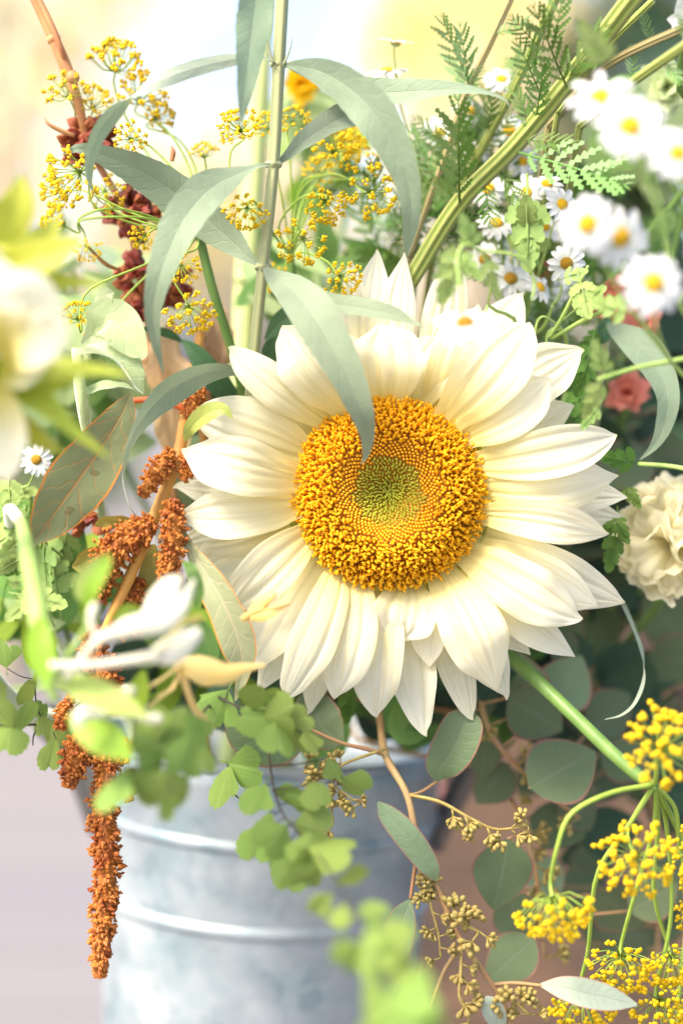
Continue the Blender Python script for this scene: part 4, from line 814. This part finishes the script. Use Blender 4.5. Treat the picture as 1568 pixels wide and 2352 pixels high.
# ------------------------------------------------------------------ honeysuckle
random.seed(85)
t = thing('honeysuckle', 'honeysuckle vine with white and yellow trumpet flowers', 'honeysuckle', P(60, 1250, -.06))
tube([(50, 1200, -.05, 14), (68, 1290, -.075, 22), (88, 1400, -.09, 26), (96, 1480, -.095, 22), (110, 1560, -.10, 14), (130, 1610, -.10, 10)], 30, 12).build('stem', M['feverstem'], t)
curve3([P(50, 1200, -.05), P(20, 1180, 0)] + root(P(80, 1400, .09), P(250, 1600, .13), -.05), .002, .002, 18, 8).build('stem', M['hairystem'], t)
for st in ([(100, 1540, -.10, 8), (190, 1570, -.10, 8), (280, 1600, -.098, 7), (330, 1640, -.095, 6)], [(110, 1560, -.10, 7), (160, 1500, -.10, 7), (200, 1440, -.10, 6), (225, 1395, -.10, 5)]): tube(st, 16, 7).build('stem', M['feverstem'], t)
for st, mt in (([(95, 1420, -.10, 10, 0), (92, 1470, -.105, 30, 0), (100, 1530, -.108, 30, 5), (105, 1580, -.11, 3, 0)], 'lime'), ([(210, 1405, -.10, 4, 0), (195, 1350, -.10, 26, 10), (215, 1305, -.10, 20, 10), (235, 1275, -.10, 2, 0)], 'limepale'), ([(190, 1430, -.10, 6, 0), (210, 1360, -.105, 18, 20), (240, 1300, -.105, 18, 30), (250, 1270, -.105, 2, 0)], 'lime'),
               ([(130, 1560, -.10, 8, 0), (190, 1580, -.105, 34, 20), (260, 1610, -.108, 34, 20), (340, 1645, -.11, 4, 10)], 'limepale'), ([(160, 1640, -.10, 8, 0), (200, 1670, -.105, 34, 0), (255, 1705, -.108, 40, 5), (305, 1745, -.11, 4, 10)], 'lime'), ([(330, 1540, -.07, 6, 0), (320, 1580, -.07, 24, 0), (310, 1620, -.07, 26, 0), (320, 1650, -.07, 3, 0)], 'lime'),
               ([(420, 1290, -.04, 3, 0), (440, 1310, -.05, 14, 0), (455, 1360, -.05, 14, 0), (450, 1400, -.05, 2, 0)], 'fillmid'), ([(260, 1420, -.08, 4, 0), (300, 1405, -.08, 20, 30), (350, 1420, -.075, 2, 20)], 'lime'), ([(420, 1480, -.05, 4, 0), (450, 1440, -.045, 22, 0), (480, 1500, -.045, 26, 0), (478, 1540, -.045, 2, 0)], 'fillmid')):
    ribbon(st, 18, 8, fold=.15).build('leaf', M[mt], t)
def trumpet(tubest, lips, stamens, mat):
    o = tube(tubest, 22, 9).build('flower', M[mat], t)
    for l in lips: ribbon(l, 16, 8, fold=-.1, cup=.3).build('petal_lip', M[mat], o)
    for s in stamens: tube(s, 12, 5).build('stamen', M['honeyyellow'], o)
trumpet([(115, 1528, -.11, 9), (200, 1528, -.11, 10), (290, 1518, -.108, 12), (350, 1508, -.105, 16), (365, 1504, -.105, 17)], [[(345, 1512, -.105, 14, 0), (390, 1490, -.103, 30, 10), (430, 1465, -.10, 30, 10), (462, 1452, -.098, 12, 0)], [(350, 1512, -.10, 10, 0), (400, 1505, -.098, 20, 30), (450, 1480, -.096, 4, 30)]],
        [[(360, 1504, -.105, 3), (420, 1430, -.10, 2.5), (470, 1415, -.096, 2.5)]], 'honeywhite')
trumpet([(150, 1560, -.105, 8), (190, 1510, -.108, 9), (225, 1470, -.11, 12), (262, 1455, -.11, 15)], [[(245, 1465, -.11, 14, 0), (300, 1440, -.112, 24, 0), (370, 1425, -.11, 28, 5), (415, 1395, -.108, 18, 0), (430, 1360, -.106, 2, 0)], [(330, 1420, -.105, 10, 0), (370, 1380, -.104, 34, 10), (395, 1345, -.10, 30, 10), (420, 1325, -.098, 3, 0)], [(360, 1420, -.10, 10, 0), (410, 1390, -.098, 22, 0), (448, 1330, -.096, 3, 0)]],
        [[(330, 1420, -.106, 3), (385, 1360, -.10, 3), (390, 1330, -.098, 4)], [(400, 1420, -.10, 3), (440, 1430, -.098, 2.5), (462, 1420, -.096, 3)]], 'honeywhite')
trumpet([(490, 1672, -.05, 8), (450, 1630, -.055, 8), (432, 1590, -.06, 8), (420, 1550, -.062, 10), (412, 1525, -.064, 14)], [[(405, 1520, -.064, 10, 0), (450, 1535, -.066, 30, -10), (510, 1550, -.066, 28, -15), (560, 1535, -.064, 12, 0), (608, 1528, -.062, 4, 0)], [(410, 1530, -.06, 8, 0), (470, 1555, -.06, 20, 10), (510, 1565, -.06, 3, 10)]],
        [[(412, 1530, -.064, 4), (380, 1555, -.066, 4), (340, 1580, -.068, 5)], [(415, 1550, -.064, 4), (385, 1590, -.066, 3.5), (340, 1625, -.068, 4)], [(412, 1540, -.064, 4), (400, 1580, -.066, 3), (365, 1600, -.068, 4)]], 'honeyyellow')
trumpet([(560, 1420, -.03, 9), (585, 1405, -.034, 9), (610, 1395, -.036, 11)], [[(570, 1415, -.032, 10, 0), (590, 1400, -.036, 20, 10), (620, 1370, -.038, 5, 0)], [(575, 1420, -.034, 8, 0), (610, 1410, -.038, 14, 20), (665, 1385, -.04, 3, 10)]], [[(600, 1395, -.036, 3), (625, 1375, -.04, 4), (630, 1362, -.04, 6)], [(600, 1405, -.036, 4), (640, 1392, -.04, 4), (664, 1384, -.04, 5)]], 'honeyyellow')
for st in ([(300, 1620, -.10, 6), (240, 1640, -.11, 8), (200, 1640, -.114, 14), (185, 1645, -.115, 18), (182, 1670, -.115, 10)], [(240, 1640, -.10, 5), (300, 1645, -.10, 6), (350, 1650, -.10, 13), (372, 1652, -.10, 10)], [(230, 1600, -.095, 5), (270, 1590, -.095, 8), (300, 1588, -.094, 14), (312, 1590, -.094, 8)], [(225, 1470, -.11, 6), (210, 1430, -.11, 9), (215, 1400, -.11, 12), (222, 1385, -.11, 6)]):
    tube(st, 14, 9).build('flower_bud', M['honeywhite'], t)
# ------------------------------------------------------------------ maidenhair fern
random.seed(87)
def maiden(label, stalks, leaflets, base, dx=-.03):
    t = thing('maidenhair_fern', label, 'fern', P(*base))
    for st in stalks: tube(st, 24, 6).build('stalk', M['fernstalk'], t)
    s = stalks[0][0]; curve3([P(*s[:3])] + root(P((s[0] + 545) / 2, s[1] + 60, max(s[2], 0) + .06), None, dx, -.03), .0004, .0007, 14, 6).build('stalk', M['fernstalk'], t)
    al = np.vstack([cat(x, 40)[:, :3] for x in stalks])
    for (u, v, d, r, dirn) in leaflets:
        dx_, dy_ = math.cos(R(dirn)), math.sin(R(dirn)); b = P(u - dx_ * r * .5, v - dy_ * r * .5, d); k = np.argmin(((al[:, :2] - (u - dx_ * r * .5, v - dy_ * r * .5)) ** 2).sum(1))
        near = P(*al[k]); q = b * .65 + near * .35 if (b - near).length < .012 else b
        inst('leaflet', random.choice(FAN), t, frame(q, q + (P(u + dx_ * r * .5, v + dy_ * r * .5, d - rnd(-.008, .012)) - b), rnd(-60, 60), rnd(.75, 1.15)))
        curve3([near, (near + q) / 2 - UP * .001, q], .00025, .00022, 6, 4).build('leaflet_stalk', M['fernstalk'], t)
def lay(st, n, r, side=90, j=12):
    c = cat([s[:3] for s in st], n); out = []
    for i, (u, v, d) in enumerate(c):
        a = math.degrees(math.atan2(*(c[min(i + 1, n - 1)] - c[max(i - 1, 0)])[:2][::-1]))
        for s in (-1, 1): 
            q = a + s * rnd(40, 80); out.append((u + .55 * r * math.cos(R(q)) + rnd(-j, j), v + .55 * r * math.sin(R(q)) + rnd(-j, j), d + rnd(-.006, .006), r * rnd(.6, 1.25), q + rnd(-25, 25)))
    out.append((c[-1][0], c[-1][1], c[-1][2], r, 90)); return out
A1 = [(560, 1620, .0, 3), (610, 1700, -.02, 3), (625, 1790, -.035, 3), (650, 1870, -.045, 2.6), (720, 1950, -.07, 2.6), (790, 2050, -.11, 2.4), (850, 2170, -.155, 2.2), (900, 2290, -.19, 2), (930, 2350, -.20, 2)]
maiden('maidenhair fern frond trailing down the front of the bucket', [A1, [(560, 1840, -.012, 2), (540, 1825, -.008, 2), (525, 1790, -.004, 2)]],
       lay(A1[2:5], 4, 100, 90, 20) + lay(A1[4:7], 4, 98, 90, 22) + lay(A1[6:], 5, 104, 90, 24) + [(512, 1785, -.006, 110, 115), (560, 1745, -.006, 80, 20), (590, 1935, -.03, 100, 120), (655, 2005, -.045, 120, 85), (820, 1805, -.03, 80, 30), (770, 1770, -.03, 70, 60), (730, 1830, -.05, 76, 60)], (560, 1620, 0))
A2 = [(500, 1600, -.02, 3), (560, 1630, -.03, 3), (620, 1650, -.035, 3), (690, 1680, -.04, 2)]
maiden('small maidenhair frond under the lower left sunflower petals', [A2], [(580, 1650, -.04, 100, 190), (640, 1640, -.04, 80, 330), (690, 1650, -.04, 70, 340), (640, 1700, -.042, 90, 80), (690, 1705, -.04, 80, 60), (600, 1600, -.035, 70, 300), (505, 1615, -.015, 100, 120), (630, 1600, -.035, 56, 300), (720, 1700, -.038, 60, 60)], (500, 1600, -.02))
A3 = [(480, 1620, -.03, 3), (430, 1680, -.07, 3), (380, 1730, -.085, 3), (300, 1770, -.09, 3), (240, 1790, -.09, 2)]
maiden('broad blurred maidenhair leaflets hanging before the bucket rim', [A3], [(260, 1815, -.10, 110, 130), (345, 1700, -.085, 110, 200), (430, 1740, -.095, 130, 100), (375, 1820, -.10, 110, 95), (460, 1690, -.08, 120, 60), (310, 1790, -.09, 90, 60), (400, 1660, -.08, 110, 300), (330, 1655, -.085, 90, 250), (470, 1760, -.085, 90, 60), (395, 1860, -.105, 80, 95), (350, 1760, -.09, 90, 120)], (480, 1620, -.03))
A4 = [(200, 1600, .02, 3), (130, 1655, .015, 3), (60, 1665, .01, 3), (-30, 1665, .0, 3)]
maiden('small maidenhair frond reaching out over the pale boards', [A4, [(100, 1660, .012, 2), (85, 1620, .01, 2), (80, 1560, .01, 1.6)], [(90, 1662, .012, 2), (78, 1690, .012, 2), (76, 1712, .012, 1.5)]], [(20, 1700, -.03, 90, 100), (60, 1650, -.02, 80, 300), (10, 1640, -.03, 80, 240), (115, 1735, .0, 80, 110), (95, 1630, .01, 50, 280), (70, 1580, .01, 60, 270), (100, 1670, .01, 60, 90), (132, 1700, .004, 60, 80), (-10, 1580, -.03, 80, 230), (10, 1500, -.02, 70, 260), (145, 1640, .01, 60, 40)], (200, 1600, .02))
# ------------------------------------------------------------------ eucalyptus
def bud_cluster():
    mb = MB(); tubemesh([(0, 0, 0), (0, .45, 0)], [.045, .04], 5, mb)
    for i in range(7):
        a = i * 2.4; e = .35 + .75 * (i / 6); d = Vector((math.sin(e) * math.cos(a), math.cos(e), math.sin(e) * math.sin(a))); b = Vector((0, .42, 0)); L = rnd(.42, .6)
        tubemesh([b, b + d * L * .4, b + d * L * .62, b + d * L * .85, b + d * L], [.035, .045, .10, .11, .03], 6, mb)
    return mb.data('bud_cluster', M['eucbud'])
random.seed(91); BUD = [bud_cluster() for _ in range(3)]
EOV = {k: sized(OV.data('leaf', M['euc']), 'leaf', M[k]) for k in ('euc', 'eucmid', 'eucpale', 'fillmid', 'filldark', 'fillpale', 'lime')}
ERN = {k: sized(RND.data('leaf', M['euc']), 'leaf', M[k]) for k in ('euc', 'eucmid', 'filldark', 'fillmid')}
ELA = {k: sized(LAN.data('leaf', M['euc']), 'leaf', M[k]) for k in ('euc', 'eucmid', 'fillmid', 'filldark', 'fillpale', 'buddleia')}
def buds(t, twig, n, s=34, start=.25):
    c = cat(twig, 30)
    for i in range(n):
        r = c[int(29 * (start + (1 - start) * i / max(n - 1, 1)))]; a = rnd(0, 6.28); p = P(*r[:3])
        for q in range(random.choice((1, 1, 2))):
            a = rnd(0, 6.28); inst('bud_cluster', random.choice(BUD), t, frame(p, p + CV(math.cos(a), math.sin(a) - .25, rnd(-.2, .6)) * s * 1.25 * rnd(.8, 1.2) * PX, rnd(0, 180)))
t = thing('seeded_eucalyptus', 'seeded eucalyptus branch with bud clusters hanging beside the bucket', 'eucalyptus', P(870, 1600, .04))
E0 = [(862, 1600, .05, 9), (872, 1650, .035, 9), (885, 1735, .015, 9), (935, 1828, .004, 8), (962, 1950, .0, 8), (1005, 2040, 0, 7.5), (1052, 2150, 0, 7), (1110, 2232, .0, 6.5), (1150, 2295, .0, 6), (1180, 2380, 0, 6)]
mb = tube(E0, 60, 8); curve3([P(862, 1600, .05)] + root(P(800, 1560, .09), None, .03), .0014, .0017, 14, 7, mb); mb.build('stem', M['eucstem'], t)
tw = [[(885, 1735, .015, 5), (840, 1720, .012, 5), (780, 1705, .01, 4.5), (690, 1665, .01, 4)], [(938, 1826, .004, 5), (1010, 1842, .0, 4.5), (1080, 1880, -.002, 4), (1140, 1905, -.002, 3.5), (1212, 1896, 0, 3)], [(938, 1826, .004, 4), (965, 1820, .01, 4), (1002, 1796, .02, 3.5)], [(960, 1950, 0, 5), (950, 2010, .002, 4.5), (942, 2065, .002, 4)],
      [(990, 2010, 0, 3.5), (985, 2060, -.002, 3), (1005, 2140, -.002, 3), (1012, 2200, -.002, 2.5)], [(1030, 2100, 0, 5), (1060, 2120, -.004, 4.5), (1100, 2140, -.006, 4)], [(1058, 2168, 0, 5), (1058, 2230, -.004, 4.5), (1055, 2290, -.006, 4), (1080, 2330, -.006, 3)], [(1060, 2170, 0, 5.5), (1020, 2230, .002, 5), (990, 2310, .002, 4.5), (970, 2370, .002, 4)],
      [(1130, 2262, 0, 5), (1180, 2258, -.002, 5), (1245, 2264, -.004, 4)], [(1145, 2280, 0, 5), (1180, 2300, -.004, 4.5), (1215, 2330, -.004, 4)], [(885, 1720, .012, 4), (800, 1750, .01, 3.5), (775, 1770, .01, 3), (760, 1830, .01, 3), (765, 1890, .01, 2.5)], [(775, 1765, .01, 3), (740, 1780, .008, 2.6), (700, 1765, .008, 2)], [(762, 1800, .01, 3), (800, 1830, .008, 2.5), (830, 1845, .008, 2)]]
for i, s in enumerate(tw): tube(s, 18, 6).build('twig', M['eucstem'] if i in (0, 2, 3, 7, 8) else M['eucbud'], t)
buds(t, tw[1], 7, 40, .35); buds(t, tw[4], 7, 36); buds(t, tw[5], 4, 48); buds(t, tw[6], 5, 46); buds(t, tw[9], 4, 44, .4); buds(t, tw[10], 5, 36, .4); buds(t, tw[11], 3, 40, .4); buds(t, tw[12], 3, 36, .4); buds(t, [(1000, 2030, 0, 3), (1030, 2100, 0, 3)], 4, 44, 0)
for st, mt in (([(1002, 2024, -.004, 3, 0), (985, 1990, -.008, 24, 10), (935, 1920, -.012, 33, 20), (890, 1870, -.012, 24, 20), (868, 1842, -.012, 3, 10)], 'eucmid'), ([(943, 2065, .002, 3, 0), (925, 2110, -.002, 34, 20), (905, 2180, -.006, 42, 30), (880, 2260, -.008, 34, 40), (872, 2320, -.008, 16, 40), (882, 2352, -.008, 2, 40)], 'eucmid'),
               ([(1240, 2262, -.004, 4, 0), (1290, 2268, -.010, 26, 5), (1350, 2282, -.014, 34, 5), (1410, 2296, -.016, 26, 5), (1462, 2308, -.016, 3, 5)], 'eucpale'), ([(1150, 2375, 0, 4, 0), (1140, 2340, -.004, 25, 0), (1124, 2305, -.006, 24, 0), (1116, 2288, -.006, 3, 0)], 'eucpale'),
               ([(695, 1668, .01, 4, 0), (675, 1690, .004, 40, 10), (620, 1705, .0, 62, 20), (560, 1680, -.002, 52, 30), (515, 1640, -.002, 4, 30)], 'euc'), ([(1000, 1795, .02, 4, 0), (1010, 1765, .018, 38, 5), (1042, 1715, .016, 52, 10), (1068, 1655, .016, 44, 10), (1080, 1625, .018, 4, 5)], 'euc'),
               ([(790, 1705, .012, 4, 0), (765, 1690, .014, 40, 10), (735, 1660, .016, 55, 10), (715, 1610, .02, 40, 10), (710, 1580, .02, 3, 10)], 'euc'), ([(920, 1600, .03, 3, 0), (915, 1660, .026, 26, 10), (935, 1690, .026, 24, 30), (980, 1690, .03, 3, 30)], 'fillmid')):
    ribbon(st, 24, 10, fold=.1, cup=.06).build('leaf', M[mt], t)
random.seed(93)
def eucbranch(label, main, leaves, extras=(), dx=.05, nbud=0, mats=('euc', 'euc', 'eucmid')):
    t = thing('silver_dollar_eucalyptus', label, 'eucalyptus', P(*main[0][:3]))
    mb = tube(main, 30, 7); s = main[0]; curve3([P(*s[:3])] + root(P((s[0] + 545) / 2, (s[1] + 1650) / 2, s[2] + .05), None, dx), .0013, .0016, 12, 6, mb); mb.build('stem', M['eucstem'], t)
    al = cat(main, 60)
    for (u, v, d, L, an) in leaves:
        dx_, dy_ = math.cos(R(an)), math.sin(R(an)); b = P(u - dx_ * L * .5, v - dy_ * L * .5, d); k = np.argmin(((al[:, 0] - u + dx_ * L * .5) ** 2 + (al[:, 1] - v + dy_ * L * .5) ** 2)); near = P(*al[k][:3])
        inst('leaf', ERN[random.choice(mats)], t, frame(b, P(u + dx_ * L * .5, v + dy_ * L * .5, d + rnd(-.01, .01)), rnd(-30, 30), rnd(.9, 1.1)))
        curve3([near, (near + b) / 2, b], .0006, .0005, 6, 5).build('petiole', M['eucstem'], t)
    if nbud: buds(t, main, nbud, 50, .3)
eucbranch('round leafed eucalyptus spray just beneath the dill stem', [(1080, 1500, .07, 8), (1110, 1640, .05, 7), (1150, 1720, .045, 6), (1230, 1800, .05, 6), (1330, 1880, .05, 5)],
          [(1292, 1765, .03, 180, 330), (1110, 1730, .055, 120, 100), (1230, 1640, .05, 150, 30), (1300, 1570, .06, 150, 300), (1200, 1560, .06, 140, 250), (1330, 1850, .06, 140, 60), (1130, 1800, .06, 120, 130), (1110, 1600, .05, 110, 320), (1400, 1640, .08, 140, 320), (1440, 1750, .08, 130, 20)], nbud=3)
eucbranch('eucalyptus spray with sunlit oval leaves below the bud twigs', [(1120, 1760, .08, 6), (1180, 1850, .06, 6), (1220, 1960, .05, 6), (1240, 2080, .05, 5), (1250, 2200, .05, 4)],
          [(1152, 2010, .022, 170, 100), (1185, 2110, .035, 130, 70), (1170, 2205, .03, 150, 140), (1430, 2090, .06, 150, 30), (1500, 2060, .05, 130, 330), (1280, 1900, .07, 140, 20), (1250, 2020, .08, 120, 60)], nbud=9, mats=('euc', 'eucmid'))
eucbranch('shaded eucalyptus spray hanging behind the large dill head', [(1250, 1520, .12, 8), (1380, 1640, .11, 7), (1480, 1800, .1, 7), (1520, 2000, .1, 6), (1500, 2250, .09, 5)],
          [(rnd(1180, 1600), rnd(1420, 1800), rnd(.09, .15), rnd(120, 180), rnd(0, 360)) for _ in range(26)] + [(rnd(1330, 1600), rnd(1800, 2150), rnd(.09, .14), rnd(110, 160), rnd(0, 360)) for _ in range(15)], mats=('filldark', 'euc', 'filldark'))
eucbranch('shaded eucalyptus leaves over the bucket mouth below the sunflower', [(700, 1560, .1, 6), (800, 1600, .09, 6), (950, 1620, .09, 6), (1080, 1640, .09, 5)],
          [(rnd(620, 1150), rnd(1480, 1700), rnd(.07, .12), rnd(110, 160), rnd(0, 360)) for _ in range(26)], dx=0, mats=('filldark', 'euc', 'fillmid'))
# ------------------------------------------------------------------ carnation
random.seed(95)
t = thing('carnation', 'ruffled cream carnation to the side of the sunflower petals', 'carnation', P(1545, 1250, .06)); cc = P(1548, 1240, .040)
for i in range(34):
    f = i / 34; ph = .15 + 1.55 * f ** .8; th = i * 2.39996; s_ = random.random() * 6; L = (.0235 + .006 * f) * rnd(.9, 1.08)
    ax = CV(math.sin(ph) * math.cos(th), math.sin(ph) * math.sin(th), math.cos(ph)); side = ax.cross(CV(rnd(-1, 1), rnd(-1, 1), rnd(-1, 1))).normalized(); nn = side.cross(ax)
    if f > .3: nn = (CV(math.cos(th), math.sin(th), .2) - ax * CV(math.cos(th), math.sin(th), .2).dot(ax)).normalized(); side = ax.cross(nn)
    k1, k2 = random.choice((3, 3.5, 4)), rnd(0, 6)
    def fn(a, b):
        q = (2 * a - 1) * R(62); r = L * b * (1 + .06 * math.sin(k1 * 3.3 * a * 3 + k2) * b); ru = L * .15 * b ** 3 * (math.sin(k1 * q * 2 + k2) + .16 * math.sin(11 * q + s_))
        return cc + ax * (r * math.cos(q * .8) * (1 - .22 * b * b)) + side * (r * math.sin(q) * .72) + nn * (ru + L * .32 * b ** 3)
    grid(fn, 9, 26).build('petal', M['carn'], t)
grid(lambda a, b: cc + FW * (.004 + .026 * b) + (RT * math.cos(6.2832 * a) + UP * math.sin(6.2832 * a)) * (.010 * (1 - .7 * b * b)), 6, 16).build('calyx', M['greenstem'], t)
curve3([cc + FW * .028, cc + FW * .05 - UP * .03] + root(P(1250, 1600, .16), None, .05), .0018, .002, 18, 8).build('stem', M['greenstem'], t)
# ------------------------------------------------------------------ second grey leafed stem at the edge
t = thing('buddleia_stem', 'grey green stem with one hooked leaf above the carnation', 'leafy stem', P(1380, 860, .06))
curve3([P(1395, 700, .05), P(1380, 860, .06)] + root(P(1300, 1250, .11), P(1050, 1500, .15), .05), .0016, .002, 24, 8).build('stem', M['budstem'], t)
for st, mt in (([(1392, 745, .045, 4, 0), (1420, 760, .03, 22, 20), (1468, 795, .02, 42, 25), (1510, 850, .015, 38, 20), (1532, 915, .012, 28, 20), (1522, 980, .012, 20, 15), (1500, 1025, .012, 10, 10), (1468, 1056, .012, 1, 10)], 'buddleia'),
               ([(1428, 1385, .03, 10, 60), (1452, 1440, .02, 11, 65), (1472, 1500, .015, 11, 70), (1476, 1560, .012, 10, 110), (1455, 1615, .01, 8, 120), (1425, 1642, .01, 5, 120), (1388, 1652, .01, 1, 120)], 'buddleia'), ([(1398, 720, .05, 4, 0), (1380, 770, .04, 20, 20), (1350, 780, .04, 3, 20)], 'buddark')):
    ribbon(st, 30, 8, fold=.15, wav=.05).build('leaf', M[mt], t)
tube([(1250, 1300, .09, 6), (1370, 1340, .055, 4), (1428, 1385, .03, 3)], 14, 6).build('petiole', M['budstem'], t)
# ------------------------------------------------------------------ blurred flowers farther back
random.seed(97)
def bloom(name, label, u, v, d, r, mat, n, base, catg='flower'):
    t = thing(name, label, catg, P(*base)); c = P(u, v, d); s = r * (D0 + d) / F
    me = sized(OV.data('petal', M['coral']), 'petal', M[mat])
    for i in range(n):
        f = (i + .5) / n; ph = .15 + 1.3 * f; th = i * 2.39996; a = CV(math.sin(ph) * math.cos(th), math.sin(ph) * math.sin(th), math.cos(ph))
        inst('petal', me, t, frame(c, c + a * s * rnd(.85, 1.1), rnd(-20, 20), 1.2))
    curve3([c + FW * .002, c + FW * .02 - UP * .02, P(*base)] + root(P((base[0] + 545) / 2, (base[1] + 1650) / 2, base[2] + .03), None, .03, .03), .0014, .0018, 16, 6).build('stem', M['greenstem'], t)
bloom('coral_flower', 'coral flower glimpsed behind the lower daisy of the blurred cluster', 1405, 690, .06, 66, 'coral', 14, (1400, 900, .10))
bloom('coral_flower', 'small coral flower above the hooked grey leaf', 1475, 735, .07, 56, 'coral', 12, (1440, 950, .11))
bloom('coral_flower', 'coral blossoms hanging inside the curve of the hooked grey leaf', 1438, 900, .075, 62, 'coral', 14, (1420, 1100, .11))
bloom('coral_flower', 'coral flower low behind the small daisies', 1245, 625, .09, 50, 'coral', 12, (1230, 850, .14))
bloom('white_blossom', 'cluster of narrow white petals at the tip of the brownish stem', 1582, 50, -.02, 58, 'daisy', 20, (1600, 400, .06))
bloom('pale_green_blossom', 'soft pale green blossom behind the uppermost daisies', 1530, 200, .06, 70, 'palegreen', 24, (1540, 600, .1))
bloom('pink_flower', 'pink flower peeping out beside the bucket rim', 985, 1815, .30, 36, 'pink', 12, (960, 1900, .30))
bloom('golden_flower', 'blurred golden flower behind the top node of the grey leafed stem', 695, 195, .12, 56, 'gold', 18, (690, 500, .14))
bloom('golden_flower', 'golden flower half hidden by the first long grey leaf', 800, 330, .14, 46, 'gold', 14, (770, 600, .15))
# ------------------------------------------------------------------ leafy filler sprigs inside the bouquet
random.seed(99)
def filler(label, cx, cy, rx, ry, d, n, L, mesh, mats, base, dx=0, dd=.02):
    t = thing('leafy_sprig', label, 'sprig', P(*base))
    curve3([P(cx, cy - ry * .6, d), P(cx, cy, d + .005), P(*base)] + root(P((base[0] + 545) / 2, (base[1] + 1660) / 2, base[2] + .02), None, dx), .0009, .0018, 16, 6).build('stem', M['greenstem'], t)
    for i in range(n):
        a = rnd(0, 6.28); q = math.sqrt(rnd(0, 1)); u, v = cx + rx * q * math.cos(a), cy + ry * q * math.sin(a); an = rnd(0, 6.28); l = L * rnd(.7, 1.25); z = d + rnd(-dd, dd)
        me = mesh[random.choice(mats)] if isinstance(mesh, dict) else random.choice(mesh)
        inst('leaf', me, t, frame(P(u - l * .5 * math.cos(an), v - l * .5 * math.sin(an), z), P(u + l * .5 * math.cos(an), v + l * .5 * math.sin(an), z - rnd(-.012, .018)), rnd(-45, 45)))
filler('bright green leaves behind the amaranth tassels', 130, 1360, 130, 130, .06, 30, 130, EOV, ('fillmid', 'lime', 'fillpale'), (200, 1560, .09), -.05)
filler('lobed green leaves at the outer edge below the turned sunflower', 60, 1250, 90, 150, .03, 22, 130, LOB + LOBD, None, (150, 1560, .08), -.05)
filler('pale leaves behind the downy stem', 180, 900, 190, 190, .10, 34, 150, EOV, ('fillpale', 'fillmid', 'fillpale'), (260, 1250, .11), -.05)
filler('loose pale leaves behind the lower rust seed heads', 170, 660, 170, 120, .12, 26, 150, ELA, ('fillpale', 'buddleia', 'fillpale'), (260, 1000, .13), -.04)
filler('mid green leaves in the heart of the bouquet', 560, 1080, 140, 160, .09, 36, 150, EOV, ('fillmid', 'filldark', 'euc'), (560, 1400, .12))
filler('mixed green leaves under the sunflower face', 480, 1480, 200, 140, .07, 46, 140, EOV, ('fillmid', 'filldark', 'lime'), (520, 1640, .12))
filler('green leaves filling in behind the yellow umbels', 740, 640, 160, 120, .10, 34, 140, ELA, ('fillmid', 'fillpale', 'fillmid'), (700, 1000, .12))
filler('soft yellow green leaves around the golden flower', 730, 330, 90, 110, .16, 18, 130, EOV, ('fillpale', 'lime'), (710, 700, .16))
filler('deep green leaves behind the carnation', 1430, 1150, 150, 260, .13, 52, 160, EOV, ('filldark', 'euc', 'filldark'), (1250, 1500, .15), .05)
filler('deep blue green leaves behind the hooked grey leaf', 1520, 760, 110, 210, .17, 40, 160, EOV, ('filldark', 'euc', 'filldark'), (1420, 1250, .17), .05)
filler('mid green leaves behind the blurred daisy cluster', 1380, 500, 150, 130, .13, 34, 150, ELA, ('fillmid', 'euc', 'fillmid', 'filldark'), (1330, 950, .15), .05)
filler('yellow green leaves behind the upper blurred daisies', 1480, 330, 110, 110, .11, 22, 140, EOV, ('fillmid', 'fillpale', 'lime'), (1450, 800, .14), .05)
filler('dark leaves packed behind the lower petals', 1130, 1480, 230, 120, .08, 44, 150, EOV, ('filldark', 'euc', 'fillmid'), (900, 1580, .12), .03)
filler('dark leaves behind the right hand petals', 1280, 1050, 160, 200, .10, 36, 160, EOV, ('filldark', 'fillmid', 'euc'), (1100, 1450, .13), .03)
